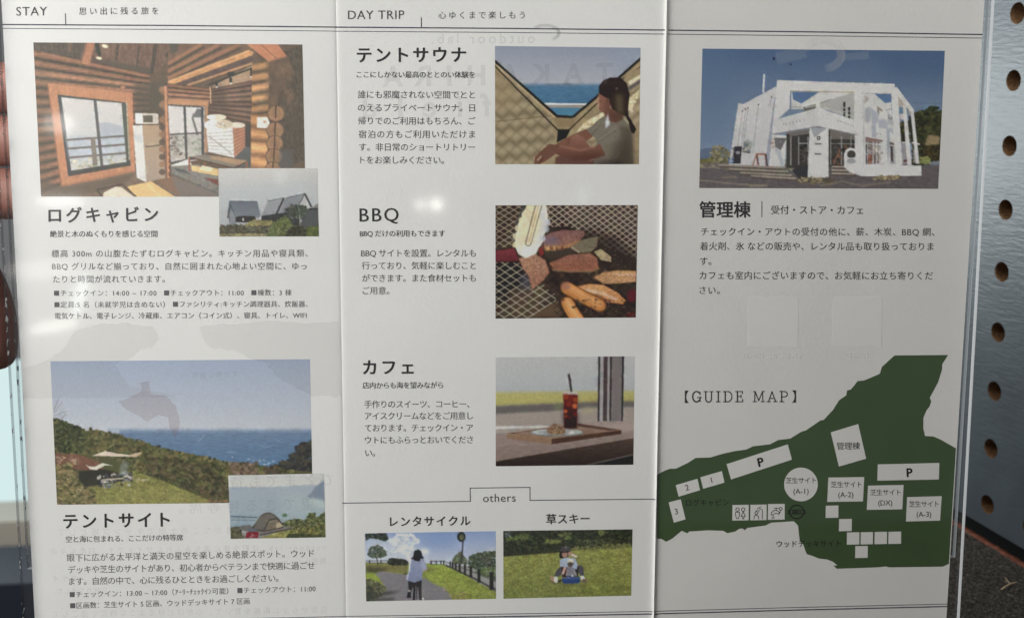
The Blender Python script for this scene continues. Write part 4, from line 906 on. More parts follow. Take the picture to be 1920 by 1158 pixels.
def dome_tent_picture():
    p = Picture([(428, 890.5), (607.5, 887), (610.5, 1006.5), (432.5, 1009.5)], 200, 0.008); p.z(420, 880, 8.58)
    p.poly([(60, 60), (1650, 60), (1650, 320), (60, 320)], (184, 186, 186), c2=(194, 192, 186)); p.poly([(80, 285), (1650, 250), (1650, 900), (80, 920)], (150, 160, 172), c2=(140, 158, 168), soft=.8); p.poly([(80, 280), (380, 285), (380, 310), (80, 308)], (138, 150, 168), .8, 1.5); p.poly([(900, 350), (1630, 400), (1630, 700), (1000, 800)], (164, 178, 180), .5, 10)
    p.poly([(1100, 260), (1460, 240), (1520, 300), (1380, 360), (1240, 345)], (150, 162, 174), soft=1.5); p.poly([(1380, 400), (1480, 260), (1610, 165), (1625, 500), (1480, 470), (1340, 440)], (118, 130, 148), soft=1); p.poly([(1400, 440), (1625, 500), (1625, 640), (1350, 520)], (172, 184, 182), .7, 3)
    p.line([(105, 748), (530, 766)], 20, (84, 100, 116)); p.line([(110, 805), (500, 812)], 10, (92, 110, 122)); p.poly([(110, 880), (400, 850), (400, 960), (110, 980)], (124, 146, 158), .6, 4)
    p.poly([(210, 910), (430, 880), (440, 960), (330, 985)], (104, 100, 98)); p.poly([(240, 940), (285, 960), (290, 1100), (250, 1100)], (58, 54, 50)); p.leaves([(108, 1100), (110, 930), (230, 920), (260, 1000), (330, 1090)], 160, (12, 28), [(86, 84, 58), (66, 66, 46), (108, 104, 76)])
    p.grass([(560, 1100), (900, 990), (1100, 960), (1640, 900), (1640, 1090)], (138, 134, 74)); p.leaves([(920, 900), (960, 840), (1100, 800), (1200, 790), (1300, 820), (1380, 700), (1460, 680), (1480, 780), (1630, 680), (1640, 1000), (1400, 960), (1100, 940)], 800, (12, 30), [(86, 96, 58), (66, 76, 46), (110, 114, 70), (124, 122, 82), (52, 58, 40)])
    p.leaves([(1000, 1095), (1080, 960), (1630, 880), (1640, 1085)], 700, (12, 30), [(122, 120, 62), (92, 98, 48), (70, 78, 42), (146, 138, 78), (58, 62, 38)]); p.leaves([(1000, 1095), (1040, 1030), (1400, 1040), (1640, 1050), (1640, 1090)], 160, (12, 30), [(52, 58, 38), (74, 80, 46)])
    p.poly([(430, 1000), (960, 900), (1090, 930), (1080, 960), (580, 1050)], (122, 112, 108)); p.line([(580, 1048), (1085, 945)], 20, (66, 60, 58)); p.leaves([(940, 740), (960, 715), (1010, 715), (1000, 755)], 18, (12, 24), [(80, 108, 84)], .9); p.line([(955, 750), (945, 830)], 6, (96, 110, 92))
    p.poly([(430, 930), (520, 840), (580, 740), (660, 690), (730, 685), (810, 715), (890, 790), (960, 900), (960, 930), (660, 990), (450, 960)], (78, 74, 68)); p.poly([(560, 760), (660, 695), (740, 690), (830, 740), (860, 780), (720, 800), (650, 960), (480, 950)], (104, 100, 92), .9, 1.5); p.poly([(680, 800), (850, 780), (950, 900), (840, 945), (660, 970), (690, 880)], (124, 114, 98), n=.06); p.poly([(840, 870), (900, 830), (960, 905), (840, 945)], (172, 158, 132)); p.line([(660, 960), (720, 810), (850, 780), (955, 890)], 18, (56, 52, 48)); p.line([(590, 740), (730, 686), (850, 760)], 10, (66, 62, 58)); p.line([(720, 860), (800, 870), (830, 850)], 10, (84, 76, 66)); p.line([(450, 965), (660, 988), (960, 925)], 10, (44, 42, 40)); p.poly([(700, 870), (800, 880), (790, 940), (690, 955)], (112, 98, 82), .8, 1)
    p.poly([(380, 960), (440, 930), (560, 985), (540, 1030), (380, 1010)], (96, 102, 112)); p.poly([(370, 1000), (540, 990), (560, 1030), (545, 1095), (340, 1095)], (128, 36, 44)); p.leaves([(370, 1040), (540, 1040), (540, 1090), (360, 1090)], 22, (10, 22), [(150, 60, 66), (90, 30, 38), (176, 150, 150)], .7); p.poly([(285, 990), (340, 985), (340, 1010), (285, 1010)], (170, 170, 168), .8)
    return p


def cycle_picture():
    p = Picture([(684, 999), (929.5, 995), (930, 1121.5), (686.5, 1126.5)], 178, 0.006); p.z(675, 985, 7.245)
    p.poly([(50, 50), (1870, 50), (1870, 540), (50, 540)], (112, 132, 172), c2=(166, 172, 184)); p.poly([(850, 60), (1300, 60), (1300, 300), (850, 300)], (96, 122, 172), .5, 12); p.poly([(70, 200), (400, 160), (900, 380), (900, 520), (70, 520)], (172, 176, 184), .6, 8)
    p.leaves([(390, 200), (440, 130), (560, 100), (720, 110), (800, 200), (800, 300), (620, 380), (420, 330)], 90, (24, 60), [(188, 192, 198), (166, 174, 188), (204, 206, 208)], .4); p.leaves([(480, 110), (720, 110), (800, 200), (790, 230), (720, 140), (500, 130)], 40, (10, 22), [(214, 216, 218)], .5); p.ell(880, 350, 60, 40, (206, 208, 210), .7, 3); p.ell(1790, 330, 70, 26, (200, 200, 200), .6, 3)
    p.poly([(70, 500), (930, 510), (1160, 520), (1850, 900), (1850, 1020), (80, 1020)], (112, 122, 58), n=.12, ns=1.5); p.poly([(80, 520), (640, 530), (640, 640), (240, 620), (80, 640)], (104, 100, 60), .9, 2, n=.15); p.poly([(80, 560), (370, 570), (360, 600), (200, 640), (90, 620)], (60, 58, 44), .9, 3)
    p.poly([(200, 650), (300, 615), (480, 640), (700, 680), (880, 710), (1000, 790), (1160, 850), (1260, 1010), (180, 1030), (300, 900), (330, 800)], (108, 106, 110), n=.06, ns=(4, 1)); p.poly([(80, 640), (180, 640), (280, 720), (260, 760), (80, 740)], (122, 138, 54), .95, 1.5, n=.12)
    p.leaves([(80, 1030), (80, 720), (200, 740), (360, 840), (330, 920), (200, 1010)], 260, (10, 28), [(80, 76, 60), (60, 60, 50), (104, 94, 76), (92, 104, 60), (50, 52, 46)]); p.poly([(90, 840), (160, 850), (220, 960), (180, 1020), (85, 1025)], (44, 50, 48), .85, 4); p.poly([(330, 890), (560, 880), (420, 930), (240, 960)], (58, 56, 54), .8, 2); p.poly([(200, 980), (480, 970), (440, 1015), (180, 1022)], (60, 58, 58), .8, 2)
    p.grass([(880, 660), (930, 530), (1160, 530), (1400, 660), (1850, 930), (1850, 1000), (1260, 1010), (1160, 850), (1000, 770)], (122, 136, 52), (116, 122, 56)); p.leaves([(1000, 770), (1160, 820), (1260, 960), (1240, 990), (1120, 850)], 30, (8, 18), [(150, 140, 110), (124, 112, 84)], .6, .5); p.leaves([(1210, 900), (1450, 900), (1400, 1005), (1240, 1010)], 60, (8, 18), [(140, 124, 80), (104, 96, 58)], .6, .5); p.poly([(920, 570), (1060, 580), (1040, 600), (900, 610)], (94, 84, 56), .6, 2)
    p.leaves([(70, 110), (370, 100), (375, 180), (330, 210), (250, 180), (150, 160), (80, 185)], 160, (10, 24), [(44, 50, 42), (60, 66, 54), (34, 38, 36)]); p.leaves([(95, 390), (150, 280), (250, 260), (360, 340), (360, 400), (280, 430), (150, 430)], 220, (9, 24), [(66, 76, 60), (52, 60, 50), (92, 100, 84)], .85); p.line([(225, 420), (245, 530)], 14, (62, 54, 44)); p.leaves([(385, 520), (390, 450), (480, 440), (600, 460), (650, 490), (640, 530), (410, 530)], 180, (10, 26), [(42, 44, 40), (54, 56, 48), (32, 34, 34)])
    p.line([(80, 475), (390, 475)], 7, (54, 52, 50)); p.line([(80, 500), (390, 500)], 6, (70, 68, 64)); [p.line([(x, 462), (x, 510)], 14, (46, 44, 42)) for x in (130, 285)]
    p.leaves([(1255, 470), (1290, 410), (1370, 350), (1460, 470), (1450, 520), (1280, 510)], 160, (10, 24), [(78, 84, 62), (62, 66, 52), (98, 104, 76)]); p.leaves([(1470, 560), (1480, 420), (1560, 380), (1700, 350), (1840, 345), (1845, 600), (1700, 600)], 420, (12, 28), [(58, 66, 52), (44, 50, 44), (78, 88, 64), (66, 72, 60)]); p.leaves([(1560, 620), (1700, 560), (1845, 560), (1845, 690), (1700, 700)], 160, (10, 22), [(96, 112, 66), (72, 84, 54)])
    P0 = [(965, 470, 520, 16), (1035, 470, 525, 16), (1100, 472, 520, 18), (1140, 472, 530, 20), (1225, 480, 550, 24), (1260, 490, 570, 26), (1300, 500, 590, 28), (1352, 515, 630, 32), (1425, 525, 665, 34), (1505, 550, 700, 38), (1615, 585, 770, 44), (1785, 625, 870, 58)]
    p.line([(1160, 490), (1500, 610), (1850, 760)], 10, (74, 72, 66)); p.line([(960, 480), (1160, 480)], 8, (58, 56, 52)); p.line([(1160, 530), (1500, 690), (1610, 740), (1850, 880)], 26, (66, 66, 62)); p.line([(1620, 640), (1770, 700)], 16, (70, 68, 64)); p.line([(1770, 690), (1850, 720)], 50, (64, 66, 62)); p.line([(1770, 830), (1850, 870)], 44, (78, 78, 72))
    for x, a, b, w in P0: p.line([(x, a), (x, b)], w, (40, 40, 38))
    p.line([(1400, 200), (1378, 510)], 20, (52, 56, 62)); p.ell(1376, 148, 58, 68, (28, 30, 32)); p.ell(1382, 152, 36, 44, (74, 80, 62), .9, 1); p.ell(1378, 165, 22, 26, (96, 96, 60), .8, 1)
    # rider
    p.line([(740, 800), (732, 1010)], 30, (30, 30, 32)); p.line([(770, 820), (770, 1000)], 14, (38, 38, 40)); p.poly([(655, 740), (840, 725), (835, 830), (840, 1005), (810, 1008), (785, 830), (735, 800), (690, 900), (660, 900)], (36, 36, 40)); p.line([(800, 820), (822, 1005)], 34, (52, 46, 48), .9); p.poly([(635, 960), (650, 900), (690, 900), (695, 975), (640, 978)], (30, 30, 32)); p.line([(590, 655), (650, 645)], 12, (40, 40, 42)); p.ell(670, 880, 14, 16, (190, 176, 168), .8); p.line([(850, 975), (865, 1005)], 16, (206, 200, 196))
    p.poly([(690, 440), (860, 440), (905, 540), (915, 590), (850, 625), (838, 735), (740, 768), (645, 745), (630, 700), (670, 600), (680, 500)], (120, 128, 156), c2=(108, 116, 146), n=.04, ns=4); p.poly([(820, 470), (880, 490), (912, 590), (850, 620)], (134, 142, 166), .9, 1); p.line([(690, 460), (670, 600), (632, 735)], 14, (198, 204, 216), .8, .6); p.line([(845, 610), (915, 592)], 16, (150, 126, 118)); p.line([(690, 470), (655, 440), (655, 370)], 24, (216, 206, 204)); p.line([(645, 370), (645, 350)], 8, (210, 196, 190)); p.line([(680, 380), (684, 355)], 8, (210, 196, 190)); p.line([(672, 480), (668, 620)], 12, (206, 208, 214), .7)
    p.poly([(690, 440), (720, 420), (735, 340), (790, 318), (830, 340), (845, 400), (872, 440), (830, 445), (800, 465), (720, 455)], (34, 34, 40)); p.poly([(730, 430), (830, 430), (810, 480), (740, 475)], (30, 28, 32))
    return p


def slope_picture():
    p = Picture([(943.5, 994.5), (1186, 991.5), (1183.5, 1115.5), (944, 1121.5)], 174, 0.006); p.z(935, 985, 7.385)
    p.grass([(50, 420), (700, 370), (1000, 330), (1870, 290), (1870, 1010), (50, 1030)], (120, 122, 60), (100, 106, 50), .25); p.leaves([(70, 430), (1850, 330), (1840, 980), (70, 1000)], 900, (4, 14), [(136, 132, 72), (96, 104, 48), (116, 120, 58), (140, 128, 74), (88, 92, 46)], .35, .5)
    p.poly([(60, 60), (1870, 40), (1870, 290), (1000, 340), (800, 370), (60, 425)], (38, 42, 32))
    p.leaves([(60, 60), (1870, 45), (1860, 280), (1000, 330), (800, 360), (60, 410)], 1100, (8, 26), [(36, 40, 30), (50, 56, 38), (26, 29, 24), (64, 70, 44), (44, 48, 36)]); p.leaves([(80, 180), (400, 100), (420, 180), (120, 210)], 80, (8, 22), [(84, 92, 48), (70, 78, 44)]); p.leaves([(640, 240), (680, 190), (860, 200), (850, 240)], 50, (10, 24), [(98, 106, 54)]); p.leaves([(800, 110), (1000, 90), (1000, 190), (900, 180)], 50, (8, 20), [(84, 90, 50)]); p.leaves([(1380, 60), (1480, 60), (1480, 120), (1380, 130)], 30, (8, 22), [(90, 98, 52)]); p.leaves([(80, 70), (180, 70), (160, 150), (80, 150)], 26, (6, 14), [(104, 116, 136), (84, 92, 104)], .7); p.leaves([(1160, 200), (1600, 180), (1560, 280), (1200, 300)], 90, (8, 20), [(66, 70, 48), (84, 86, 56)])
    p.leaves([(1000, 330), (1050, 280), (1200, 290), (1300, 310), (1500, 250), (1840, 250), (1850, 300), (1400, 330)], 140, (10, 26), [(96, 98, 54), (80, 84, 48), (110, 108, 64)]); p.poly([(80, 380), (800, 340), (800, 365), (80, 420)], (44, 42, 34), .7, 2); p.poly([(300, 400), (780, 360), (780, 372), (300, 412)], (84, 76, 50), .6, 1.5)
    p.ell(960, 800, 260, 26, (70, 66, 40), .5, 4)
    # rider, child and sledge
    p.poly([(845, 570), (880, 560), (930, 600), (850, 690), (810, 700), (770, 690), (800, 620)], (64, 62, 68)); p.poly([(1090, 545), (1150, 545), (1175, 590), (1185, 690), (1130, 690), (1090, 620)], (66, 64, 70)); p.poly([(870, 560), (1110, 560), (1100, 700), (880, 710)], (34, 32, 36))
    p.poly([(850, 470), (920, 440), (1060, 450), (1095, 540), (1080, 600), (1050, 600), (930, 570), (850, 565)], (140, 152, 172), n=.06, ns=3); p.line([(920, 570), (885, 670)], 34, (176, 140, 128)); p.line([(1040, 590), (1075, 690)], 26, (120, 116, 122), .8)
    p.poly([(835, 400), (850, 350), (1000, 350), (1005, 380), (940, 440), (850, 450)], (26, 24, 24)); p.ell(915, 395, 40, 46, (140, 104, 92)); p.poly([(875, 350), (960, 350), (955, 372), (880, 375)], (40, 36, 36), .9, .6); p.poly([(840, 345), (880, 290), (960, 285), (1005, 340), (1000, 352), (850, 352)], (58, 58, 60)); p.ell(930, 300, 14, 8, (140, 140, 142), .8); p.line([(990, 385), (1085, 430)], 30, (176, 160, 152)); p.ell(985, 385, 26, 30, (150, 112, 100)); p.line([(1010, 400), (1085, 428)], 16, (196, 186, 178), .8)
    p.ell(995, 490, 46, 26, (184, 172, 150)); p.ell(995, 470, 30, 14, (206, 200, 190)); p.ell(990, 540, 38, 38, (96, 74, 66)); p.poly([(955, 510), (1040, 510), (1030, 545), (960, 540)], (50, 46, 46), .8, 1); p.poly([(940, 580), (1045, 580), (1055, 690), (930, 690)], (104, 104, 114), n=.15, ns=1); p.line([(950, 600), (935, 690)], 16, (150, 120, 110), .8); p.line([(1040, 600), (1070, 695)], 12, (150, 140, 140), .7); p.poly([(940, 690), (1060, 680), (1050, 715), (940, 720)], (54, 56, 84))
    p.poly([(875, 720), (1120, 705), (1135, 760), (1100, 795), (900, 798), (880, 770)], (34, 54, 104)); p.line([(885, 735), (1120, 720)], 16, (64, 88, 140), .8, 1); p.ell(1020, 690, 20, 14, (170, 170, 180), .8); p.ell(965, 715, 22, 10, (90, 100, 140), .8)
    p.ell(745, 735, 26, 58, (150, 118, 92), rot=-.3); p.poly([(770, 705), (810, 700), (820, 775), (790, 790), (765, 760)], (196, 190, 186)); p.line([(720, 760), (780, 795)], 12, (60, 52, 44), .8); p.poly([(1130, 690), (1175, 690), (1200, 730), (1150, 760)], (200, 196, 192)); p.ell(1185, 758, 34, 28, (92, 80, 68)); p.line([(820, 780), (870, 745)], 30, (30, 26, 26), .9, 1)
    return p
# ------------------------------------------------------------------ brochure
def faint(lines, mat, parent):
    for q in lines: lettering('show_through_lettering', [q], mat, parent, 0.11)


BR = empty('brochure', W(TP + PV * 105.0)[0])
tag(BR, 'white three-panel camp brochure with printed photos and green map in a clear holder', 'brochure')


def edge_l(y): return 2.5 + 0.0540 * y
def fold_a(y): return 627.3 + 0.0154 * y
def fold_b(y): return 1247.1 - 0.0184 * y
def edge_r(y): return 1846.0 - 0.0618 * y


def panel(xa, xb, label, paper=M_PAPER):
    ys = np.linspace(-42, 1232, 40)
    t = np.unique(np.r_[np.linspace(0, 1, 40), 1 - np.geomspace(.0008, .03, 14), np.geomspace(.0008, .03, 14)])
    px = np.array([(xa(y) * (1 - s) + xb(y) * s, y) for y in ys for s in t])
    ny, nx = len(ys), len(t)
    i = np.arange(ny * nx).reshape(ny, nx)
    fr = np.stack([i[:-1, :-1], i[1:, :-1], i[1:, 1:], i[:-1, 1:]], -1).reshape(-1, 4).tolist()
    V = np.vstack([page(px), page(px, -0.18)])
    n = ny * nx
    F_ = fr + [[a + n for a in q[::-1]] for q in fr]
    rim = np.r_[i[0, :], i[1:, -1], i[-1, -2::-1], i[-2:0:-1, 0]]
    F_ += [[rim[k], rim[(k + 1) % len(rim)], rim[(k + 1) % len(rim)] + n, rim[k] + n] for k in range(len(rim))]
    o = mesh('panel', V, F_, paper, BR, smooth=False)
    o['label'] = label
    return o


PA = panel(edge_l, fold_a, 'panel headed STAY with the log cabin and tent site')
PB = panel(fold_a, fold_b, 'panel headed DAY TRIP with sauna, BBQ and cafe photos')
PC = panel(fold_b, edge_r, 'panel with the white office photo and the green guide map', M_PAPERR)

# pictures
cabin_picture().build(PA, 'photo of a log cabin room with a fridge and bedding')
cabins_picture().build(PA, 'small photo of three steep grey cabin roofs', eps=0.07)
bay_picture().build(PA, 'photo of a tent site above the blue sea')
dome_tent_picture().build(PA, 'small photo of a dome tent above the bay', eps=0.07)
sauna_picture().build(PB, 'photo of a woman looking out of a quilted tent')
barbecue_picture().build(PB, 'photo of tongs and meat on a grill')
cafe_picture().build(PB, 'photo of an iced coffee and cake on a tray')
cycle_picture().build(PB, 'photo of a cyclist seen from behind on a path')
slope_picture().build(PB, 'photo of two people on a grass sledge')
office_picture().build(PC, 'photo of the white angular office building')

# print of the far side, faintly seen through the sheet
B1, B2, B3 = -0.020, -0.015, 0.0
faint([
    ('outdoor lab.', 809, 72, 1003, 71, 27, B2, True), ('TAKAHIRA', 716, 142, 1150, 136, 52, -.03, True), ('field', 680, 200, 920, 195, 58, -.025, True)], M_VEIL, PB)
faint([
    ('ひとまでも待', 432, 904, 622, 898, 26, B3, True), ('望できる特等席。', 335, 951, 590, 943, 26, B3, True), ('大分県佐伯市', 360, 703, 447, 700, 13, B2, True),
    ('眼下に広がる自然豊かなこの土地でキャンプ場として', 110, 997, 605, 990, 15, B3, True), ('outdoor lab. は町全体に満ちあふれたサイトです、四季折々の', 95, 1033, 612, 1024, 14, B3, True),
    ('風景や山の恵みを', 500, 1058, 612, 1050, 14, B3, True), ('レンタサイ', 100, 1084, 180, 1083, 14, B3, True), ('日帰りで楽しむ', 105, 1107, 200, 1106, 14, B3, True), ('日常から少し距離を置いて、心がほどけるような時間を過ごして', 100, 1150, 612, 1142, 14, B3, True)], M_VEIL, PA)
faint([('outdoor lab.', 1464, 217, 1620, 213, 24, B2, True)], M_VEILW, PC)
faint([('instagram', 1395, 664, 1502, 664, 19, B2, True), ('map', 1588, 663, 1628, 663, 19, B2, True)], M_VEILT, PC)
sq = lambda x0, y0, x1, y1: poly_shape([(x0, y0), (x1, y0 + 1), (x1 - 1.5, y1 + 1), (x0 - 2, y1)])
shapes('show_through_print', [(*sq(1403, 556, 1497, 650), 0, 0)], [M_VEILQ], PC, 0.105)
shapes('show_through_print', [(*sq(1562, 556, 1654, 650), 0, 0)], [M_VEILQ], PC, 0.105)
t_ = np.linspace(math.radians(-200), math.radians(120), 40)
shapes('show_through_print', [(*strip_shape([(1543 + 34 * math.cos(a), 102 + 27 * math.sin(a)) for a in t_[6:34]], 15), 0, 0)], [M_VEILW], PC, 0.105)
shapes('show_through_print', [(*strip_shape([(1466, 108), (1500, 100)], 22), 0, 0.003)], [M_VEILW], PC, 0.105)
shapes('show_through_print', [(*strip_shape([(1585, 108), (1622, 104)], 14), 0, 0.003)], [M_VEILW], PC, 0.105)
shapes('show_through_print', [(*strip_shape([(1000 + 26 * math.cos(a) + 22, 62 + 14 * math.sin(a)) for a in t_[8:32]], 6), 0, 0)], [M_VEIL], PB, 0.105)
rag = lambda pts, amp=2.2, n=5: [(a[0] + (b[0] - a[0]) * k / n + random.uniform(-amp, amp), a[1] + (b[1] - a[1]) * k / n + random.uniform(-amp, amp)) for a, b in zip(pts, pts[1:] + pts[:1]) for k in range(n)]
shapes('show_through_print', [
    (*poly_shape([(42, 692)] + rag([(42, 692), (90, 676), (122, 650), (140, 622), (190, 606), (240, 606), (285, 612), (298, 628), (290, 650), (262, 655), (246, 672), (214, 682), (226, 700), (240, 720), (262, 728), (330, 743)])[:-5] + [(330, 744), (44, 746)]), 0, 0)], [M_VEILA], PA, 0.10)
shapes('show_through_print', [
    (*poly_shape(rag([(372, 612), (430, 606), (520, 602), (600, 606), (636, 600), (639, 744), (583, 741), (560, 728), (535, 716), (515, 700), (500, 680), (468, 672), (440, 655), (392, 652)])), 0, 0)], [M_VEILA], PA, 0.10)
shapes('show_through_print', [(*poly_shape(rag([(222, 752), (240, 745), (268, 732), (262, 718), (280, 714), (282, 738), (312, 742), (330, 760), (338, 792), (330, 822), (318, 802), (316, 782), (298, 778), (276, 790), (258, 778), (236, 766)], 1.0, 3)), 0, 0)], [M_VEILR], PA, 0.115)

# headings and body text
lettering('heading', [('STAY', 30.5, 21, 88.5, 20.5, 23.5, .007), ('思い出に残る旅を', 148.5, 21.5, 297, 20.5, 15.2, .004)], M_INK2, PA)
lettering('heading', [('ログキャビン', 90.7, 403.5, 296.7, 401.5, 31, .026)], M_INK2, PA)
lettering('tagline', [('絶景と木のぬくもりを感じる空間', 93.7, 438.5, 295.3, 438.2, 13.6, .019)], M_INK2, PA)
lettering('paragraph', [
    ('標高 300m の山腹たたずむログキャビン。キッチン用品や寝具類、', 96.7, 475.3, 577, 474.7, 15.2, .005),
    ('BBQ グリルなど揃っており、自然に囲まれた心地よい空間に、ゆっ', 97.7, 499.3, 575, 498.7, 15.2, .005),
    ('たりと時間が流れていきます。', 99.5, 523.3, 309, 522.8, 15.2, .005),
    ('■チェックイン：14:00 ~ 17:00', 101.3, 549.2, 293.3, 549, 12.8, .008), ('■チェックアウト：11:00', 307.7, 548.8, 457, 548.6, 12.8, .008), ('■棟数：3 棟', 471.3, 548.3, 546.7, 548.2, 12.8, .008),
    ('■定員:5 名（未就学児は含めない）', 102, 570.8, 309, 570.6, 12.8, .008), ('■ファシリティ:キッチン調理器具、炊飯器、', 324.3, 570, 577, 569.6, 12.8, .010),
    ('電気ケトル、電子レンジ、冷蔵庫、エアコン（コイン式）、寝具、トイレ、WIFI', 102.7, 592, 575, 590.7, 12.8, .016)], M_INK_HAZED, PA)
lettering('heading', [('テントサイト', 118.5, 976.5, 318.4, 973, 31, .026)], M_INK, PA)
lettering('tagline', [('空と海に包まれる、ここだけの特等席', 123.4, 1010.3, 343.5, 1006.7, 13.2, .019)], M_INK2, PA)
lettering('paragraph', [
    ('眼下に広がる太平洋と満天の星空を楽しめる絶景スポット。ウッド', 126, 1044.9, 588.6, 1036.2, 15.6, .005),
    ('デッキや芝生のサイトがあり、初心者からベテランまで快適に過ごせ', 128, 1067.2, 590, 1059, 15.6, .005),
    ('ます。自然の中で、心に残るひとときをお過ごしください。', 129.3, 1088.8, 522, 1082.7, 15.6, .005),
    ('■チェックイン：13:00 ~ 17:00（ｱｰﾘｰﾁｪｯｸｲﾝ可能）', 130.6, 1113.6, 428, 1106.7, 13.0, .008), ('■チェックアウト：11:00', 445, 1106, 591.7, 1102.4, 13.0, .008),
    ('■区画数：芝生サイト 5 区画、ウッドデッキサイト 7 区画', 131.5, 1134.4, 468, 1125.7, 13.0, .008)], M_INK_HAZED, PA)
lettering('heading', [('DAY TRIP', 652.5, 27.7, 758, 27.2, 23.5, .007), ('心ゆくまで楽しもう', 822, 28.8, 984, 28.6, 15.4, .004)], M_INK2, PB)
lettering('heading', [('テントサウナ', 668.7, 103.5, 874.3, 102.8, 32, .026)], M_INK, PB)
lettering('tagline', [('ここにしかない最高のととのい体験を', 668.7, 140, 890.5, 140.5, 13.6, .019)], M_INK, PB)
lettering('paragraph', [
    ('誰にも邪魔されない空間でとと', 670.8, 177.4, 890.5, 178, 16, .005), ('のえるプライベートサウナ。日', 671.2, 202, 890.5, 202.4, 16, .005), ('帰りでのご利用はもちろん、ご', 671.4, 226.7, 891.3, 227, 16, .005),
    ('宿泊の方もご利用いただけま', 672.3, 251.8, 890.8, 252, 16, .005), ('す。非日常のショートリトリー', 673.2, 275.9, 890.8, 276, 16, .005), ('トをお楽しみください。', 675.5, 300, 832.5, 300.3, 16, .005)], M_INK2, PB)
lettering('heading', [('BBQ', 674, 402, 747.5, 401, 36, .017)], M_INK, PB)
lettering('tagline', [('BBQ だけの利用もできます', 674.6, 437.8, 834.4, 437.4, 13.6, .019)], M_INK, PB)
lettering('paragraph', [
    ('BBQ サイトを設置。レンタルも', 677, 474.5, 892.2, 474.5, 15.8, .005), ('行っており、気軽に楽しむこと', 678.4, 497.8, 892.2, 497.7, 15.8, .005), ('ができます。また食材セットも', 679, 521.3, 892.2, 521.1, 15.8, .005), ('ご用意。', 680, 544.6, 730, 544.6, 15.8, .005)], M_INK2, PB)
lettering('heading', [('カフェ', 680.5, 688.3, 775.8, 687.6, 31, .026)], M_INK, PB)
lettering('tagline', [('店内からも海を望みながら', 679.6, 722, 830.9, 721.5, 13.4, .019)], M_INK, PB)
lettering('paragraph', [
    ('手作りのスイーツ、コーヒー、', 683, 757.4, 880, 756.8, 15.6, .005), ('アイスクリームなどをご用意し', 684, 779.3, 886.8, 778.7, 15.6, .005), ('ております。チェックイン・ア', 684, 801.7, 887.2, 801.1, 15.6, .005),
    ('ウトにもふらっとおいでくださ', 684.4, 824.3, 887, 823.5, 15.6, .005), ('い。', 685, 848.6, 703, 848.4, 15.6, .005)], M_INK2, PB)
lettering('tab_title', [('others', 905.6, 932.3, 966.9, 931.3, 22, .004)], M_INK2, PB)
lettering('heading', [('レンタサイクル', 731, 977.3, 882, 975.2, 20.5, .022)], M_INK, PB)
lettering('heading', [('草スキー', 1024, 972.6, 1105.6, 971.2, 20.5, .022)], M_INK, PB)
lettering('heading', [('管理棟', 1311, 392.8, 1407.7, 393, 32.5, .023)], M_INK, PC)
lettering('tagline', [('受付・ストア・カフェ', 1445.5, 393.3, 1618.5, 394, 17.6, .012)], M_INK, PC)
lettering('paragraph', [
    ('チェックイン・アウトの受付の他に、薪、木炭、BBQ 網、', 1314.5, 434, 1752, 434.8, 16.6, .006), ('着火剤、氷 などの販売や、レンタル品も取り扱っておりま', 1312.3, 461.3, 1750.5, 462, 16.6, .006), ('す。', 1312.5, 489.3, 1333.5, 489.4, 16.6, .006),
    ('カフェも室内にございますので、お気軽にお立ち寄りくだ', 1311.5, 516, 1749, 516.8, 16.6, .006), ('さい。', 1311.5, 543.7, 1349.5, 543.9, 16.6, .006)], M_INK, PC)

# rules and the tab outline
def rule(pts, w, mat, parent, name='rule_line', eps=0.06):
    return shapes(name, [(*strip_shape(pts, w), 0, 0)], [mat], parent, eps)


rule([(5, 46.4), (320, 48.2), (627.3, 51.2)], 2.3, M_RULE, PA); rule([(5.4, 53.6), (320, 55.6), (627.4, 58.8)], 1.3, M_RULE, PA); rule([(122.6, 26.5), (123.2, 45.5)], 1.9, M_RULE, PA)
rule([(629, 51.3), (940, 53.6), (1244.8, 56.8)], 2.3, M_RULE, PB); rule([(629, 58.9), (940, 61.2), (1244.6, 64.3)], 1.3, M_RULE, PB); rule([(790, 34), (790.2, 51.5)], 1.9, M_RULE, PB)
rule([(1247.6, 56.9), (1540, 60.4), (1841.5, 65.2)], 2.3, M_RULE, PC); rule([(1247.4, 64.4), (1540, 67.6), (1841, 71.8)], 1.3, M_RULE, PC)
rule([(66, 1171), (350, 1166), (644, 1160)], 2.3, M_RULE, PA); rule([(66, 1166), (350, 1161), (644, 1154.6)], 1.3, M_RULE, PA)
rule([(646.2, 1154.5), (940, 1150.2), (1225.5, 1145)], 1.3, M_RULE, PB); rule([(646.2, 1159.6), (940, 1155), (1225.5, 1149.9)], 2.3, M_RULE, PB)
rule([(1227, 1144.9), (1500, 1137.6), (1775, 1131.4)], 1.3, M_RULE, PC); rule([(1227, 1149.8), (1500, 1142.4), (1774.6, 1136)], 2.2, M_RULE, PC)
rule([(642.5, 942.5), (881.9, 939), (881.4, 914.3), (993.7, 912.9), (993.7, 937.2), (1227.6, 934.9)], 1.6, M_RULE, PB, 'tab_outline')
rule([(1428.6, 377.8), (1428.3, 406.3)], 1.5, M_INK2, PC)

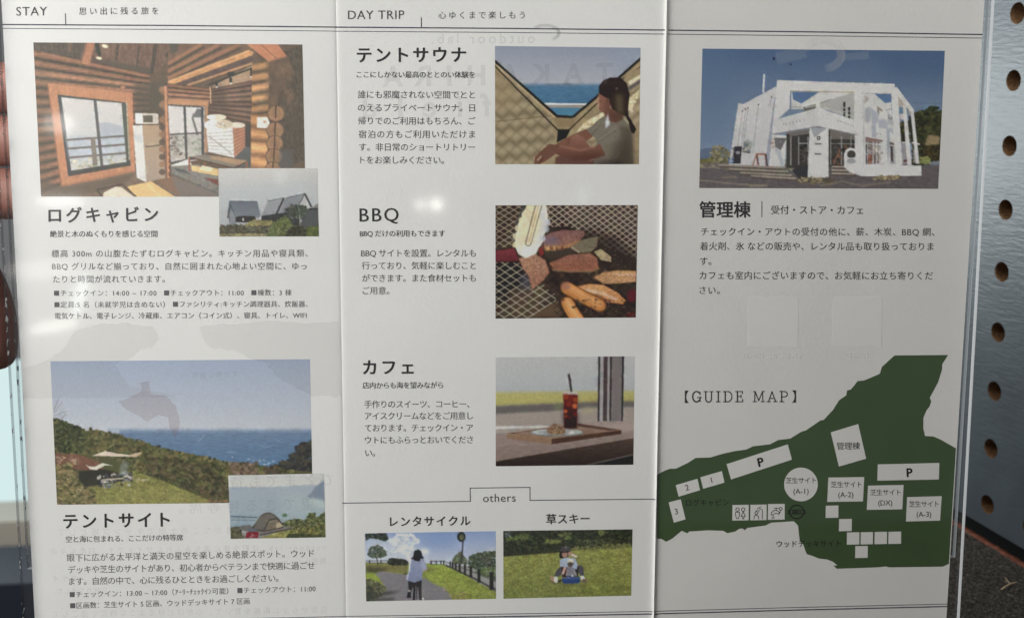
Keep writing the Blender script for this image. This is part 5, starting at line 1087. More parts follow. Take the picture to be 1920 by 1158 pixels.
# guide map
zm = lambda pts: [(1220 + x / 2.236, 640 + y / 2.236) for x, y in pts]
rc = lambda x0, y0, x1, y1: poly_shape(zm([(x0, y0), (x1, y0 - 1), (x1 - .5, y1 - 1), (x0 - 1, y1)]))
GREEN = [(26, 556), (60, 540), (80, 532), (105, 532), (155, 508), (188, 487), (250, 485), (300, 470), (355, 458), (400, 452), (430, 438), (500, 430), (535, 412), (585, 406), (630, 378), (650, 372), (712, 330), (725, 328), (765, 285), (790, 245), (820, 225), (823, 205), (840, 200), (868, 165), (895, 163), (960, 135), (970, 105), (1022, 58), (1247, 56), (1222, 95), (1222, 115), (1205, 170), (1170, 235), (1176, 250), (1170, 270), (1155, 290), (1143, 320), (1143, 365), (1150, 395), (1185, 397), (1215, 410), (1280, 447), (1250, 930), (1225, 942), (1000, 945), (985, 941), (950, 945), (780, 951), (766, 938), (782, 937), (765, 922), (740, 912), (705, 908), (680, 898), (655, 890), (650, 880), (640, 850), (625, 835), (618, 770), (600, 752), (505, 758), (480, 770), (405, 780), (395, 790), (385, 782), (370, 784), (355, 795), (320, 802), (305, 792), (240, 790), (160, 795), (155, 803), (130, 792), (90, 825), (65, 838), (45, 826), (26, 824)]
mp_ = [(*poly_shape(q), 0, 0) for q in sliced(zm(GREEN), [1233, 1234.5, 1236, 1238, 1241, 1245, 1250])]
for q in ([(318, 513), (575, 430), (592, 494), (337, 577)], [(755, 380), (870, 345), (903, 490), (789, 523)], [(952, 514), (1210, 508), (1208, 577), (950, 582)], [(208, 568), (298, 542), (310, 590), (220, 616)], [(105, 601), (196, 574), (207, 622), (117, 649)], [(75, 673), (126, 660), (146, 744), (97, 758)],
          [(745, 569), (895, 567), (890, 669), (740, 671)], [(911, 603), (1060, 600), (1055, 702), (906, 704)], [(1075, 651), (1220, 647), (1213, 749), (1070, 753)]):
    mp_.append((*poly_shape(zm(q)), 1, .02))
mp_.append((*ring_shape(1220 + 630 / 2.236, 640 + 598 / 2.236, 31.6, 31.6), 1, .02))
for q in ((734, 687, 787, 738), (790, 743, 843, 794), (823, 799, 875, 850), (881, 798, 932, 849), (939, 797, 991, 848), (997, 796, 1050, 847), (858, 856, 910, 906), (343, 684, 411, 749), (418, 683, 486, 748), (492, 680, 562, 746)):
    mp_.append((*rc(*q), 1, .02))
bx, by = 1220 + 612 / 2.236, 640 + 713 / 2.236
MK = [(*strip_shape([(bx + 13 * math.cos(a), by + 12.6 * math.sin(a)) for a in np.linspace(0, 2 * math.pi, 33)], 2.2), 2, .03)]
MK += [(*strip_shape([(bx - 12, by - 3.6), (bx + 12, by - 3.9)], 1.2), 2, .034), (*strip_shape([(bx - 12, by + 3.9), (bx + 12, by + 3.6)], 1.2), 2, .034), (*strip_shape([(bx - 15.5, by - 3.5), (bx - 15.5, by + 3.5)], 1.8), 2, .034), (*strip_shape([(bx + 15.5, by - 3.5), (bx + 15.5, by + 3.5)], 1.8), 2, .034)]
circ = lambda cx, cy, r, a0=0, a1=360: [(cx + r * math.cos(math.radians(a)), cy + r * math.sin(math.radians(a))) for a in np.linspace(a0, a1, 17)]
ic = lambda pts, w=3.0: MK.append((*strip_shape(zm(pts), w / 2.236), 2, .034 + .002 * len(MK) % .02))
ic(circ(364, 703, 7)); ic([(356, 714), (372, 714), (372, 727), (368, 741), (360, 741), (356, 727), (356, 714)]); ic(circ(388, 703, 7)); ic([(388, 712), (379, 731), (385, 731), (386, 742), (391, 742), (391, 731), (397, 731), (388, 712)])
ic(circ(443, 717, 6)); ic([(433, 742), (435, 729), (443, 726), (451, 731), (453, 742)]); ic([(468, 742), (468, 706), (462, 700), (455, 700)]); ic([(448, 698), (462, 691)]); ic([(447, 704), (444, 709)]); ic([(455, 706), (452, 712)])
ic([(506, 716), (516, 707), (530, 707), (540, 714), (536, 722), (524, 718), (516, 722), (512, 728), (505, 724), (506, 716)]); ic([(526, 706), (526, 698)]); ic([(518, 697), (535, 697)]); ic([(510, 735), (508, 742)]); ic([(516, 732), (516, 740)]); ic(circ(545, 700, 6)); ic([(544, 710), (538, 722)])
lettering('map_lettering', [
    ('P', 1420.5, 866, 1431.5, 863.6, 23, .034), ('P', 1699.5, 884.8, 1710.5, 884.4, 23, .034), ('1', 1333, 899, 1338, 897.6, 15.5, .006), ('2', 1284.8, 913.6, 1292.8, 911.6, 15.5, .006), ('3', 1265.2, 958, 1273, 957, 15.5, .006),
    ('ログキャビン', 1286, 941.8, 1366.7, 941, 13.8, .010), ('芝生サイト', 1473, 900, 1530, 899.6, 12.4, .008), ('(A-1)', 1487.5, 919.8, 1516, 919.5, 14, .008), ('芝生サイト', 1557.6, 907.6, 1615.3, 907.2, 12.4, .008), ('(A-2)', 1571.5, 926.3, 1600, 926, 14, .008),
    ('芝生サイト', 1631.4, 922.4, 1688.7, 922, 12.4, .008), ('(DX)', 1646.5, 941.5, 1673, 941.2, 14, .008), ('芝生サイト', 1704, 944.3, 1760, 943.9, 12.4, .008), ('(A-3)', 1718.5, 963, 1746, 962.7, 14, .008), ('管理棟', 1568.8, 835.8, 1612.6, 835, 15.2, .012), ('ウッドデッキサイト', 1456, 1018.8, 1576.4, 1017.8, 13.4, .012), ('BBQ', bx - 8, by, bx + 8, by - .2, 8.5, .03)], M_INKM, PC, 0.125)
shapes('guide_map', mp_ + MK, [M_GREEN, M_MAPW, M_INKM], PC, 0.06, 'green guide map with white site boxes')

# the map title in slab serifs
def slab_title(s, x0, yb, cap, gap, rise):
    W1, W2, SF = .125, .095, .09
    arc = lambda cx, cy, rx, ry, a0, a1: [(cx + rx * math.cos(math.radians(a)), cy + ry * math.sin(math.radians(a))) for a in np.linspace(a0, a1, 15)]
    LT = {'G': (.86, [(arc(.42, .5, .36, .48, 48, 330), W1), ([(.74, .10), (.74, .42)], W1), ([(.52, .42), (.86, .42)], SF), ([(.74, .70), (.74, .95)], SF)]),
          'U': (.90, [([(.18, .97)] + arc(.45, .30, .27, .30, 180, 360) + [(.72, .97)], W2 * 1.15), ([(.03, .97), (.33, .97)], SF), ([(.58, .97), (.87, .97)], SF)]),
          'I': (.44, [([(.22, .03), (.22, .97)], W1), ([(.05, .97), (.39, .97)], SF), ([(.05, .03), (.39, .03)], SF)]),
          'D': (.90, [([(.2, .03), (.2, .97)], W1), ([(.04, .97), (.42, .97)] + arc(.42, .5, .40, .47, 90, -90) + [(.04, .03)], W2)]),
          'E': (.74, [([(.2, .03), (.2, .97)], W1), ([(.04, .97), (.66, .97), (.66, .78)], SF), ([(.04, .03), (.69, .03), (.69, .24)], SF), ([(.2, .52), (.54, .52)], SF), ([(.54, .40), (.54, .64)], SF)]),
          'M': (1.10, [([(.17, .03), (.20, .97), (.55, .14), (.90, .97), (.93, .03)], W2), ([(.02, .03), (.32, .03)], SF), ([(.78, .03), (1.08, .03)], SF), ([(.05, .97), (.22, .97)], SF), ([(.88, .97), (1.05, .97)], SF)]),
          'A': (.92, [([(.13, .03), (.45, .96), (.79, .03)], W2), ([(.26, .33), (.66, .33)], SF), ([(.0, .03), (.28, .03)], SF), ([(.62, .03), (.92, .03)], SF)]),
          'P': (.78, [([(.2, .03), (.2, .97)], W1), ([(.04, .97), (.42, .97)] + arc(.42, .72, .30, .25, 90, -90) + [(.2, .47)], W2), ([(.04, .03), (.38, .03)], SF)])}
    out, x, k = [], x0, 0
    for c in s:
        if c == ' ': x += cap * .42; continue
        w, st = LT[c]
        for pts, lw in st:
            k += 1
            out.append((*strip_shape([(x + a * cap, yb - b * cap + rise * (x - x0)) for a, b in pts], lw * cap), 0, .002 * (k % 9)))
        x += w * cap + gap
    return out


shapes('map_title_lettering', slab_title('GUIDE', 1297.5, 753.3, 20.2, 4.6, -.002), [M_INK], PC, 0.07)
shapes('map_title_lettering', slab_title('MAP', 1411.5, 753.1, 20.2, 4.6, -.002), [M_INK], PC, 0.07)
for q in (('【', 1284, 743.5, 1293, 743.5, 25, .0), ('】', 1485, 742.8, 1494, 742.8, 25, .0)): lettering('map_title_lettering', [q], M_INK, PC)
bpy.data.objects.remove(FO)
# ------------------------------------------------------------------ clear acrylic holder
def clear_sheet(name, gloss=1.0, warp=0.0):
    m, N, L, b = nodes(name); N.remove(b)
    lw = N.new('ShaderNodeLayerWeight'); lw.inputs[0].default_value = 0.5
    pw = N.new('ShaderNodeMath'); pw.operation = 'POWER'; pw.inputs[1].default_value = 5.0
    fr = N.new('ShaderNodeMath'); fr.operation = 'MULTIPLY_ADD'; fr.inputs[1].default_value = 0.96; fr.inputs[2].default_value = 0.04
    L.new(lw.outputs['Facing'], pw.inputs[0]); L.new(pw.outputs[0], fr.inputs[0])
    t = N.new('ShaderNodeBsdfTransparent'); t.inputs[0].default_value = (0.985, 0.99, 0.99, 1)
    g = N.new('ShaderNodeBsdfGlossy'); g.inputs['Roughness'].default_value = 0.055
    mu = N.new('ShaderNodeMath'); mu.operation = 'MULTIPLY'; mu.inputs[1].default_value = gloss
    mx = N.new('ShaderNodeMixShader')
    L.new(fr.outputs[0], mu.inputs[0]); L.new(mu.outputs[0], mx.inputs[0]); L.new(t.outputs[0], mx.inputs[1]); L.new(g.outputs[0], mx.inputs[2])
    if warp:
        tc = N.new('ShaderNodeTexCoord'); n = N.new('ShaderNodeTexNoise'); n.inputs['Scale'].default_value = 14; n.inputs['Detail'].default_value = 1
        bp = N.new('ShaderNodeBump'); bp.inputs['Strength'].default_value = warp; bp.inputs['Distance'].default_value = 0.01
        L.new(tc.outputs['Object'], n.inputs['Vector']); L.new(n.outputs['Fac'], bp.inputs['Height']); L.new(bp.outputs[0], g.inputs['Normal'])
    L.new(mx.outputs[0], N['Material Output'].inputs['Surface'])
    return m


def edge_material():
    m, N, L, b = nodes('polished acrylic edge'); N.remove(b)
    t = N.new('ShaderNodeBsdfTransparent'); t.inputs[0].default_value = (0.80, 0.83, 0.86, 1)
    g = N.new('ShaderNodeBsdfGlossy'); g.inputs['Roughness'].default_value = 0.25
    d = N.new('ShaderNodeBsdfTranslucent'); d.inputs[0].default_value = (0.94, 0.96, 1.0, 1)
    w = N.new('ShaderNodeBsdfDiffuse'); w.inputs[0].default_value = (0.94, 0.96, 1.0, 1)  # white diffuse stands for light gathered in the clear edge
    a = N.new('ShaderNodeMixShader'); a.inputs[0].default_value = 0.5; c = N.new('ShaderNodeMixShader'); c.inputs[0].default_value = 0.85
    a2 = N.new('ShaderNodeMixShader'); a2.inputs[0].default_value = 0.25
    L.new(w.outputs[0], a.inputs[1]); L.new(d.outputs[0], a.inputs[2]); L.new(a.outputs[0], a2.inputs[1]); L.new(g.outputs[0], a2.inputs[2])
    L.new(t.outputs[0], c.inputs[1]); L.new(a2.outputs[0], c.inputs[2])
    L.new(c.outputs[0], N['Material Output'].inputs['Surface'])
    return m


M_SHEET = clear_sheet('clear acrylic', 1.0, 0.010)
M_SHEET2 = clear_sheet('clear acrylic back', 1.0)
M_EDGE = edge_material()


def dim_edge():
    m, N, L, b = nodes('nicked edge with dark reflection'); N.remove(b)
    t = N.new('ShaderNodeBsdfTransparent'); t.inputs[0].default_value = (0.60, 0.61, 0.63, 1)  # grey tint stands for the dark room this edge reflects
    g = N.new('ShaderNodeBsdfGlossy'); g.inputs['Roughness'].default_value = 0.12
    a = N.new('ShaderNodeMixShader'); a.inputs[0].default_value = 0.12
    w = N.new('ShaderNodeBsdfDiffuse'); w.inputs[0].default_value = (0.95, 0.96, 0.97, 1); c = N.new('ShaderNodeMixShader')
    tc = N.new('ShaderNodeTexCoord'); n = N.new('ShaderNodeTexNoise'); n.inputs['Scale'].default_value = 420; n.inputs['Detail'].default_value = 2
    cr = N.new('ShaderNodeValToRGB'); cr.color_ramp.elements[0].position = 0.57; cr.color_ramp.elements[1].position = 0.64  # white nick specks painted for the sparkle along the edge
    L.new(tc.outputs['Object'], n.inputs['Vector']); L.new(n.outputs['Fac'], cr.inputs[0]); L.new(cr.outputs[0], c.inputs[0])
    L.new(t.outputs[0], a.inputs[1]); L.new(g.outputs[0], a.inputs[2]); L.new(a.outputs[0], c.inputs[1]); L.new(w.outputs[0], c.inputs[2])
    L.new(c.outputs[0], N['Material Output'].inputs['Surface'])
    return m


M_EDGE_DIM = dim_edge()
HO = empty('brochure_holder', W(TP + PV * 108)[0])
tag(HO, 'clear acrylic brochure holder with polished edges, held at its left side', 'brochure holder')


def sheet(name, quad, d0, d1, mat, label=None):
    """a slab between d0 and d1 mm off the paper; its cut edges are a part of their own"""
    a, b = W(off_page(quad, d0)), W(off_page(quad, d0) + PN * (d1 - d0))
    V = np.vstack([a, b])
    o = mesh(name, V, [[0, 1, 2, 3], [7, 6, 5, 4]], mat, HO)
    if label: o['label'] = label
    c = V.mean(0); n = len(quad)
    mesh('cut_edge', V, [[i, (i + 1) % n, (i + 1) % n + n, i + n] for i in range(n)], None, o, mats=[M_EDGE, M_EDGE_DIM], fmat=[1 if i == 3 else 0 for i in range(n)])
    return o


ol = lambda y: -18 + .0562 * y
orr = lambda y: 1859 - .0562 * y
sheet('front_pane', [(ol(-60), -60), (orr(-60), -60), (orr(1300), 1300), (ol(1300), 1300)], 1.1, 3.1, M_SHEET)
il = lambda y: edge_l(y) - 4.5
ir = lambda y: edge_r(y) + 4.0
sheet('back_pane', [(il(-60), -60), (ir(-60), -60), (ir(1040), 1040), (il(1062), 1062)], -2.6, -0.6, M_SHEET2)

# ------------------------------------------------------------------ pegboard
BD = np.array([-0.26048656, -0.20790869, 0.94282593]); BN = np.array([0.96448604, -0.10028028, 0.24435742])
B0 = np.array([191.97, -112.185, 405.0])


def bpt(s, v, d=0.0): return B0 + BD * s + DOWN * v + BN * d


def peg_material():
    m, N, L, b = nodes('brushed blue grey paint')
    tc = N.new('ShaderNodeTexCoord'); mp = N.new('ShaderNodeMapping')
    mp.inputs['Rotation'].default_value = (0.0, 0.30, 0.0); mp.inputs['Scale'].default_value = (150, 150, 800)
    n = N.new('ShaderNodeTexNoise'); n.inputs['Scale'].default_value = 1.0; n.inputs['Detail'].default_value = 5; n.inputs['Distortion'].default_value = 0.4
    bp = N.new('ShaderNodeBump'); bp.inputs['Strength'].default_value = 0.2; bp.inputs['Distance'].default_value = 0.0005
    n2 = N.new('ShaderNodeTexNoise'); n2.inputs['Scale'].default_value = 45; n2.inputs['Detail'].default_value = 4
    cr = N.new('ShaderNodeValToRGB'); cr.color_ramp.elements[0].position = 0.3; cr.color_ramp.elements[1].position = 0.75
    cr.color_ramp.elements[0].color = (0.050, 0.063, 0.076, 1); cr.color_ramp.elements[1].color = (0.072, 0.090, 0.104, 1)
    L.new(tc.outputs['Object'], mp.inputs['Vector']); L.new(mp.outputs[0], n.inputs['Vector']); L.new(n.outputs['Fac'], bp.inputs['Height']); L.new(bp.outputs[0], b.inputs['Normal'])
    L.new(tc.outputs['Object'], n2.inputs['Vector']); L.new(n2.outputs['Fac'], cr.inputs[0]); L.new(cr.outputs[0], b.inputs['Base Color'])
    b.inputs['Roughness'].default_value = 0.30; b.inputs['Specular IOR Level'].default_value = 0.5
    return m


M_PEG = peg_material()
M_BOARD = simple('raw hardboard', (0.20, 0.115, 0.060), 0.9, 0.1, 0.35, 900, 0.5, 2500)


def pegboard():
    V, Fa, fm = [], [], []
    K = 32; TK = 6.5; R = 4.05

    def add(p, faces, mi):
        n = len(V); V.extend(p); Fa.extend([[i + n for i in f] for f in faces]); fm.extend([mi] * len(faces))
    for i in range(-5, 5):
        for j in range(-5, 9):
            s0, v0 = i * 25.0, j * 25.0
            lo, hi = -12.5, (10.2 if j == 8 else 12.5)
            a = np.linspace(0, 2 * math.pi, K, endpoint=False) + math.pi / 4
            c = [(math.cos(t), math.sin(t)) for t in a]
            for d, flip in ((0, False), (TK, True)):
                inner = [bpt(s0 + R * x, v0 + R * y, d) for x, y in c]
                outer = []
                for x, y in c:
                    k = 12.5 / max(abs(x), abs(y)); yy = y * k
                    outer.append(bpt(s0 + x * k, v0 + (min(yy, hi)), d))
                fs = [[q, (q + 1) % K, (q + 1) % K + K, q + K] for q in range(K)]
                add(inner + outer, fs if not flip else [f[::-1] for f in fs], 0 if d == 0 else 1)
            ring0 = [bpt(s0 + R * x, v0 + R * y, 0) for x, y in c]; ring1 = [bpt(s0 + R * x, v0 + R * y, TK) for x, y in c]
            add(ring0 + ring1, [[q, q + K, (q + 1) % K + K, (q + 1) % K] for q in range(K)], 1)
    sA, sB, vA, vB = -137.5, 112.5, -137.5, 210.2
    rim = [bpt(sA, vA), bpt(sB, vA), bpt(sB, vB), bpt(sA, vB)]; rim2 = [bpt(sA, vA, TK), bpt(sB, vA, TK), bpt(sB, vB, TK), bpt(sA, vB, TK)]
    add(rim + rim2, [[q, (q + 1) % 4, (q + 1) % 4 + 4, q + 4] for q in range(4)], 1)
    o = mesh('pegboard', W(np.array(V)), Fa, None, mats=[M_PEG, M_BOARD], fmat=fm)
    tag(o, 'blue grey brush-painted pegboard with round brown holes', 'pegboard')


pegboard()

# ------------------------------------------------------------------ felt shelf and its rim
def felt_material():
    m, N, L, b = nodes('dark grey felt')
    tc = N.new('ShaderNodeTexCoord')
    n = N.new('ShaderNodeTexNoise'); n.inputs['Scale'].default_value = 900; n.inputs['Detail'].default_value = 6; n.inputs['Roughness'].default_value = 0.75
    cr = N.new('ShaderNodeValToRGB'); e = cr.color_ramp.elements
    e[0].position = 0.38; e[0].color = (0.035, 0.031, 0.027, 1); e[1].position = 0.72; e[1].color = (0.42, 0.40, 0.36, 1)
    x = e.new(0.56); x.color = (0.115, 0.105, 0.094, 1)
    bp = N.new('ShaderNodeBump'); bp.inputs['Strength'].default_value = 0.9; bp.inputs['Distance'].default_value = 0.0012
    L.new(tc.outputs['Object'], n.inputs['Vector']); L.new(n.outputs['Fac'], cr.inputs[0]); L.new(cr.outputs[0], b.inputs['Base Color']); L.new(n.outputs['Fac'], bp.inputs['Height']); L.new(bp.outputs[0], b.inputs['Normal'])
    b.inputs['Roughness'].default_value = 0.95; b.inputs['Specular IOR Level'].default_value = 0.1
    return m


M_FELT = felt_material()
M_RIM = simple('red brown rim', (0.17, 0.062, 0.040), 0.8, 0.2, 0.35, 500, 0.5, 1500)
# rear edge of the shelf: a line parallel to the board, 9 mm in front of it
def edge_point(px, gap):
    r = ray([px])[0]; t = ((B0 - BN * gap) @ BN) / (r @ BN); return r * t


e0 = edge_point((1800, 987), 5.0); e1 = edge_point((1920, 1064), 5.0)
ed = e0 - e1; ed = ed - (ed @ DOWN) * DOWN; ed /= np.linalg.norm(ed)
out = np.cross(ed, UP); out /= np.linalg.norm(out)
if out @ BN > 0: out = -out                      # away from the board
mid = (e0 + e1) / 2


def spt(a, b, z): return mid + ed * a + out * b + UP * z


def slab(name, a0, a1, b0, b1, z0, z1, mat, **k):
    V = [spt(a, b, z) for z in (z0, z1) for a, b in ((a0, b0), (a1, b0), (a1, b1), (a0, b1))]
    return mesh(name, W(np.array(V)), [[0, 1, 2, 3], [7, 6, 5, 4], [0, 4, 5, 1], [1, 5, 6, 2], [2, 6, 7, 3], [3, 7, 4, 0]], mat, **k)


SH = empty('shelf', W(spt(0, 0, -6))[0])
tag(SH, 'dark grey felt-covered shelf with a red brown rear edge below the pegboard', 'shelf')
# felt top with a rough surface
ga, gb = np.linspace(-300, 130, 260), np.r_[np.linspace(0.4, 75, 110), np.linspace(77, 210, 60)]
A_, B_ = np.meshgrid(ga, gb); A_, B_ = A_.ravel(), B_.ravel()
H_ = RNG.uniform(-.28, .28, len(A_)) + .25 * np.sin(A_ * .11) * np.sin(B_ * .17)
i_ = np.arange(len(A_)).reshape(len(gb), len(ga))
mesh('felt_top', W(mid + np.outer(A_, ed) + np.outer(B_, out) + np.outer(H_, UP)), np.stack([i_[:-1, :-1], i_[:-1, 1:], i_[1:, 1:], i_[1:, :-1]], -1).reshape(-1, 4), M_FELT, SH, smooth=True)
slab('board_core', -300, 130, -0.6, 210, -12, -1.0, simple('shelf core', (0.10, 0.06, 0.045), .9, .1), parent=SH)
rim_v, rim_f = [], []
nr = 220
for q in range(nr + 1):
    a = -300 + 430 * q / nr
    for b, z in ((0.6, -1.0), (0.4, .5), (-1.0, .8), (-2.6, .3), (-2.8, -1.0)):
        rim_v.append(spt(a, b + random.uniform(-.35, .35), z + random.uniform(-.25, .25)))
rim_f = [[q * 5 + k, q * 5 + k + 1, q * 5 + k + 6, q * 5 + k + 5] for q in range(nr) for k in range(4)]
mesh('frayed_edge', W(np.array(rim_v)), rim_f, M_RIM, SH, smooth=True)
# felt pile: short loose fibres
fv, ff = [], []
fr_ = np.random.default_rng(4)
for q in range(5200):
    a, b = fr_.uniform(-70, 60), fr_.uniform(0, 80)
    p0 = spt(a, b, fr_.uniform(0.0, .3)); dr = fr_.normal(size=3); dr = dr / np.linalg.norm(dr) + UP * .5; L_ = fr_.uniform(.5, 1.6)
    sd_ = np.cross(dr, [0, 0, 1.0]); sd_ = sd_ / np.linalg.norm(sd_) * .045
    n = len(fv); p1 = p0 + dr * L_ * .5; p2 = p0 + dr * L_ + fr_.normal(size=3) * .15
    fv += [p0 - sd_, p0 + sd_, p1 - sd_, p1 + sd_, p2]; ff += [[n, n + 1, n + 3, n + 2], [n + 2, n + 3, n + 4]]
o = mesh('felt_fibres', W(np.array(fv)), ff, simple('felt fibre', (0.24, 0.225, 0.20), .9, .1), SH); o['kind'] = 'stuff'


def at_shelf(px, z=0.6):
    r = ray([px])[0]; t = ((mid + UP * z) @ UP) / (r @ UP); return r * t


def stick(pts, r0, r1, k=7):
    V, Fa = [], []
    for j, p in enumerate(pts):
        r = r0 + (r1 - r0) * j / (len(pts) - 1)
        d = pts[min(j + 1, len(pts) - 1)] - pts[max(j - 1, 0)]; d = d / np.linalg.norm(d)
        u = np.cross(d, UP); u /= np.linalg.norm(u); w = np.cross(d, u)
        V += [p + r * (math.cos(t) * u + math.sin(t) * w) for t in np.linspace(0, 2 * math.pi, k, endpoint=False)]
    for j in range(len(pts) - 1):
        Fa += [[j * k + i, j * k + (i + 1) % k, (j + 1) * k + (i + 1) % k, (j + 1) * k + i] for i in range(k)]
    Fa += [list(range(k))[::-1], [(len(pts) - 1) * k + i for i in range(k)]]
    return V, Fa


sv, sf = [], []
for line, r0, r1 in (([(1878, 1104), (1886, 1098.5), (1894, 1093.5), (1902, 1091.5), (1907, 1090)], .35, .22), ([(1894, 1093.5), (1890, 1089), (1885, 1082)], .22, .12), ([(1890, 1089), (1884, 1089.5)], .14, .10)):
    v, f = stick([at_shelf(p, .8 + .15 * i) for i, p in enumerate(line)], r0, r1)
    sf += [[i + len(sv) for i in q] for q in f]; sv += v
o = mesh('straw', W(np.array(sv)), sf, simple('dry straw', (0.55, 0.43, 0.28), .7, .2), smooth=True)
tag(o, 'short forked piece of pale dry straw lying on the dark felt', 'straw')

# ------------------------------------------------------------------ what shows past the left edge
def cpt(x, y, z): return ray([(x, y)])[0] * z


def box(name, c0, size, mat, **k):
    """a box in world axes; c0 camera mm of its centre, size in mm (across, deep, high)"""
    c = W(c0)[0]; s = np.array(size) / 2000.0
    V = [c + s * np.array(q) for q in ((-1, -1, -1), (1, -1, -1), (1, 1, -1), (-1, 1, -1), (-1, -1, 1), (1, -1, 1), (1, 1, 1), (-1, 1, 1))]
    return mesh(name, V, [[3, 2, 1, 0], [4, 5, 6, 7], [0, 1, 5, 4], [1, 2, 6, 5], [2, 3, 7, 6], [3, 0, 4, 7]], mat, **k)


mw, N_, L_n, b_ = nodes('bright window light'); N_.remove(b_)
em = N_.new('ShaderNodeEmission'); em.inputs[0].default_value = (0.74, 0.93, 0.93, 1); em.inputs[1].default_value = 0.9
L_n.new(em.outputs[0], N_['Material Output'].inputs['Surface'])
o = box('window', cpt(-120, 830, 1250), (360, 12, 190), mw); tag(o, 'bright white window glowing behind the left edge of the holder', 'window')
o = box('window_sill', cpt(-100, 998, 1230), (380, 60, 46), simple('cream ledge', (0.42, 0.39, 0.34), .6)); tag(o, 'cream window sill below the bright window at left', 'window sill')
o = box('cabinet', cpt(-150, 1330, 1150), (420, 90, 330), simple('navy black', (0.012, 0.016, 0.028), .6)); tag(o, 'dark navy cabinet below the cream window sill', 'cabinet')
o = box('floor', cpt(500, 1900, 1500), (2600, 2400, 20), simple('dim floor', (0.06, 0.055, 0.05), .8)); tag(o, kind='structure')
wv = [bpt(s_, v_, d_) for d_ in (32, 44) for s_, v_ in ((-220, -300), (420, -300), (420, 420), (-220, 420))]
o = mesh('wall', W(np.array(wv)), [[0, 1, 2, 3], [7, 6, 5, 4], [0, 4, 5, 1], [1, 5, 6, 2], [2, 6, 7, 3], [3, 7, 4, 0]], simple('gap shade black', (0.008, 0.008, 0.009), .9)); tag(o, kind='structure')  # backing added behind the board; its near-black colour stands for the gap's shade

# ------------------------------------------------------------------ the hand that steadies the holder
def limb_mesh(chains, level=2):
    """one continuous body grown from joined chains of (x, y, z, radius) in camera mm"""
    vs_, ed_, rad = [], [], []
    idx = {}
    for ch in chains:
        prev = None
        for x, y, z, r in ch:
            key = (round(x, 1), round(y, 1), round(z, 1))
            if key not in idx:
                idx[key] = len(vs_); vs_.append(W((x, y, z))[0].tolist()); rad.append(r / 1000.0)
            if prev is not None and prev != idx[key]: ed_.append((prev, idx[key]))
            prev = idx[key]
    me = bpy.data.meshes.new('grow'); me.from_pydata(vs_, ed_, [])
    o = bpy.data.objects.new('grow', me); COL.objects.link(o)
    o.modifiers.new('skin', 'SKIN').use_smooth_shade = True
    sv_ = me.skin_vertices[0].data
    for k, r in enumerate(rad): sv_[k].radius = (r, r); sv_[k].use_root = (k == 0)
    s_ = o.modifiers.new('sub', 'SUBSURF'); s_.levels = level; s_.render_levels = level
    bpy.context.view_layer.update()
    m2 = bpy.data.meshes.new_from_object(o.evaluated_get(bpy.context.evaluated_depsgraph_get()))
    n = len(m2.vertices); v = np.zeros(n * 3); m2.vertices.foreach_get('co', v)
    f = [list(p.vertices) for p in m2.polygons]
    bpy.data.objects.remove(o)
    return v.reshape(-1, 3), f


def skin_material():
    m, N, L, b = nodes('skin')
    tc = N.new('ShaderNodeTexCoord'); n = N.new('ShaderNodeTexNoise'); n.inputs['Scale'].default_value = 90; n.inputs['Detail'].default_value = 4
    cr = N.new('ShaderNodeValToRGB'); cr.color_ramp.elements[0].color = (0.27, 0.12, 0.095, 1); cr.color_ramp.elements[1].color = (0.40, 0.19, 0.15, 1)
    cr.color_ramp.elements[0].position = .35; cr.color_ramp.elements[1].position = .7
    n2 = N.new('ShaderNodeTexNoise'); n2.inputs['Scale'].default_value = 1100; bp = N.new('ShaderNodeBump'); bp.inputs['Strength'].default_value = .25; bp.inputs['Distance'].default_value = .0003
    for a, c in ((n, cr),): L.new(tc.outputs['Object'], a.inputs['Vector']); L.new(a.outputs['Fac'], c.inputs[0])
    L.new(cr.outputs[0], b.inputs['Base Color']); L.new(tc.outputs['Object'], n2.inputs['Vector']); L.new(n2.outputs['Fac'], bp.inputs['Height']); L.new(bp.outputs[0], b.inputs['Normal'])
    b.inputs['Roughness'].default_value = .5; b.inputs['Specular IOR Level'].default_value = .35
    b.inputs['Subsurface Weight'].default_value = .15; b.inputs['Subsurface Radius'].default_value = (.006, .002, .001); b.inputs['Subsurface Scale'].default_value = .5
    return m


def cz(px, py, z, r): return ((px - CX) / F_PX * z, (py - CY) / F_PX * z, z, r)


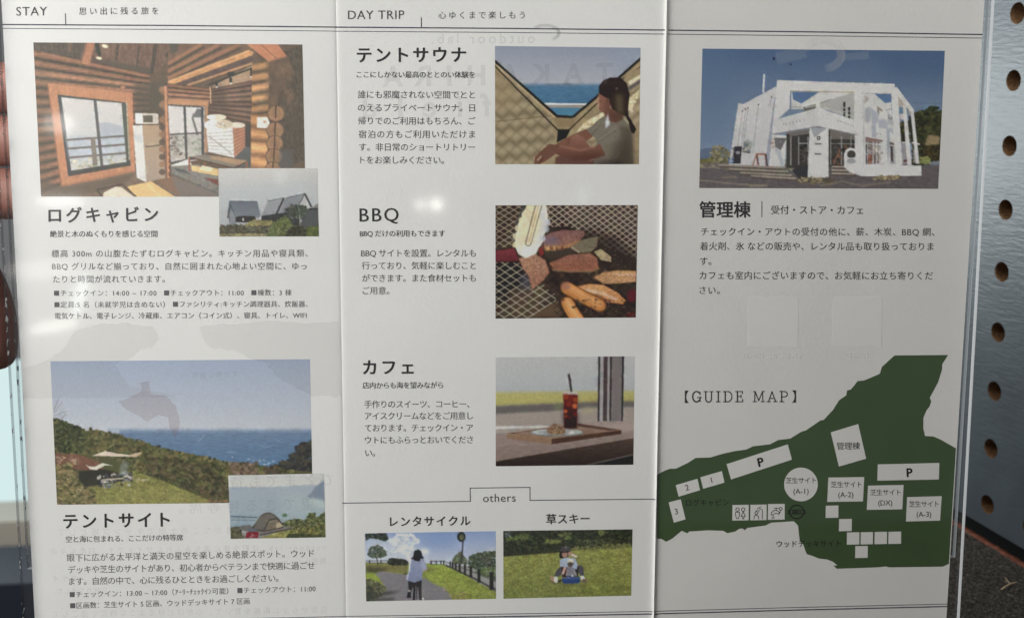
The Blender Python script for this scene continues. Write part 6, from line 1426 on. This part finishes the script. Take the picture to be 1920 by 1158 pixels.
wrist = (-262, 8, 292, 27); palm = (-236, -42, 314, 22)
kn = [(-214, -80, 334, 11.5), (-217, -60, 337, 11.5), (-217, -40, 337, 11), (-211, -20, 333, 10)]
fing = lambda meta, k, y1, y2, y3: [palm, meta, k, (-193, y1, 354, 9.8), (-168, y2, 357, 9.4), (-146, y3, 353.5, 8.4), (-137, y3 + .5, 353, 6.5)]
index = fing((-228, -68, 322, 15), kn[0], -75, -73.5, -72.5)
middle = fing((-230, -52, 324, 14), kn[1], -57, -56, -55)
ring = fing((-230, -38, 324, 14), kn[2], -39, -38.5, -37.5)
little = [palm, (-226, -24, 321, 13), kn[3], (-192, -19, 350, 9.0), (-181, -16, 356, 8.9), (-173.5, -3, 354, 8.8), (-171, 11, 352, 8.4), (-170, 21, 351, 6.6)]
thumb = [wrist, (-240, 2, 292, 15), (-222, -6, 300, 12), (-207, -14, 312, 10.5), (-198, -20, 321, 9.0), (-194, -23, 325, 7.0)]
hv, hf = limb_mesh([[(-420, 140, 235, 31), (-330, 70, 265, 29), wrist, palm], index, middle, ring, little, thumb])
HD = mesh('person', hv, hf, skin_material(), smooth=True)
tag(HD, 'hand with bare fingers curled around the left edge of the clear holder', 'person')


def nail(center, along, normal, l, w):
    along = along / np.linalg.norm(along); normal = normal - (normal @ along) * along; normal /= np.linalg.norm(normal); side = np.cross(along, normal)
    V, Fa, n = [], [], 12
    for i in range(n + 1):
        for j in range(n + 1):
            u, v = -1 + 2 * i / n, -1 + 2 * j / n
            uu = u * math.sqrt(1 - v * v / 2); vv = v * math.sqrt(1 - u * u / 2)
            V.append(center + along * uu * l + side * vv * w - normal * (vv * vv * w * .45 + uu * uu * .3))
    k = n + 1
    Fa = [[i * k + j, i * k + j + 1, (i + 1) * k + j + 1, (i + 1) * k + j] for i in range(n) for j in range(n)]
    mesh('fingernail', W(np.array(V)), Fa, M_NAIL, HD, smooth=True)


M_NAIL = simple('fingernail', (0.55, 0.36, 0.29), .3, .5)
c_ = np.array((-173.5, 20.5, 344.2)); nail(c_, DOWN + np.array([.05, 0, 0]), np.array([-.5, .1, -.85]), 6.0, 4.8)
c_ = np.array((-194.5, -25, 317.0)); nail(c_, np.array([.4, -.4, .5]), np.array([.2, .1, -1.0]), 6.0, 5.0)
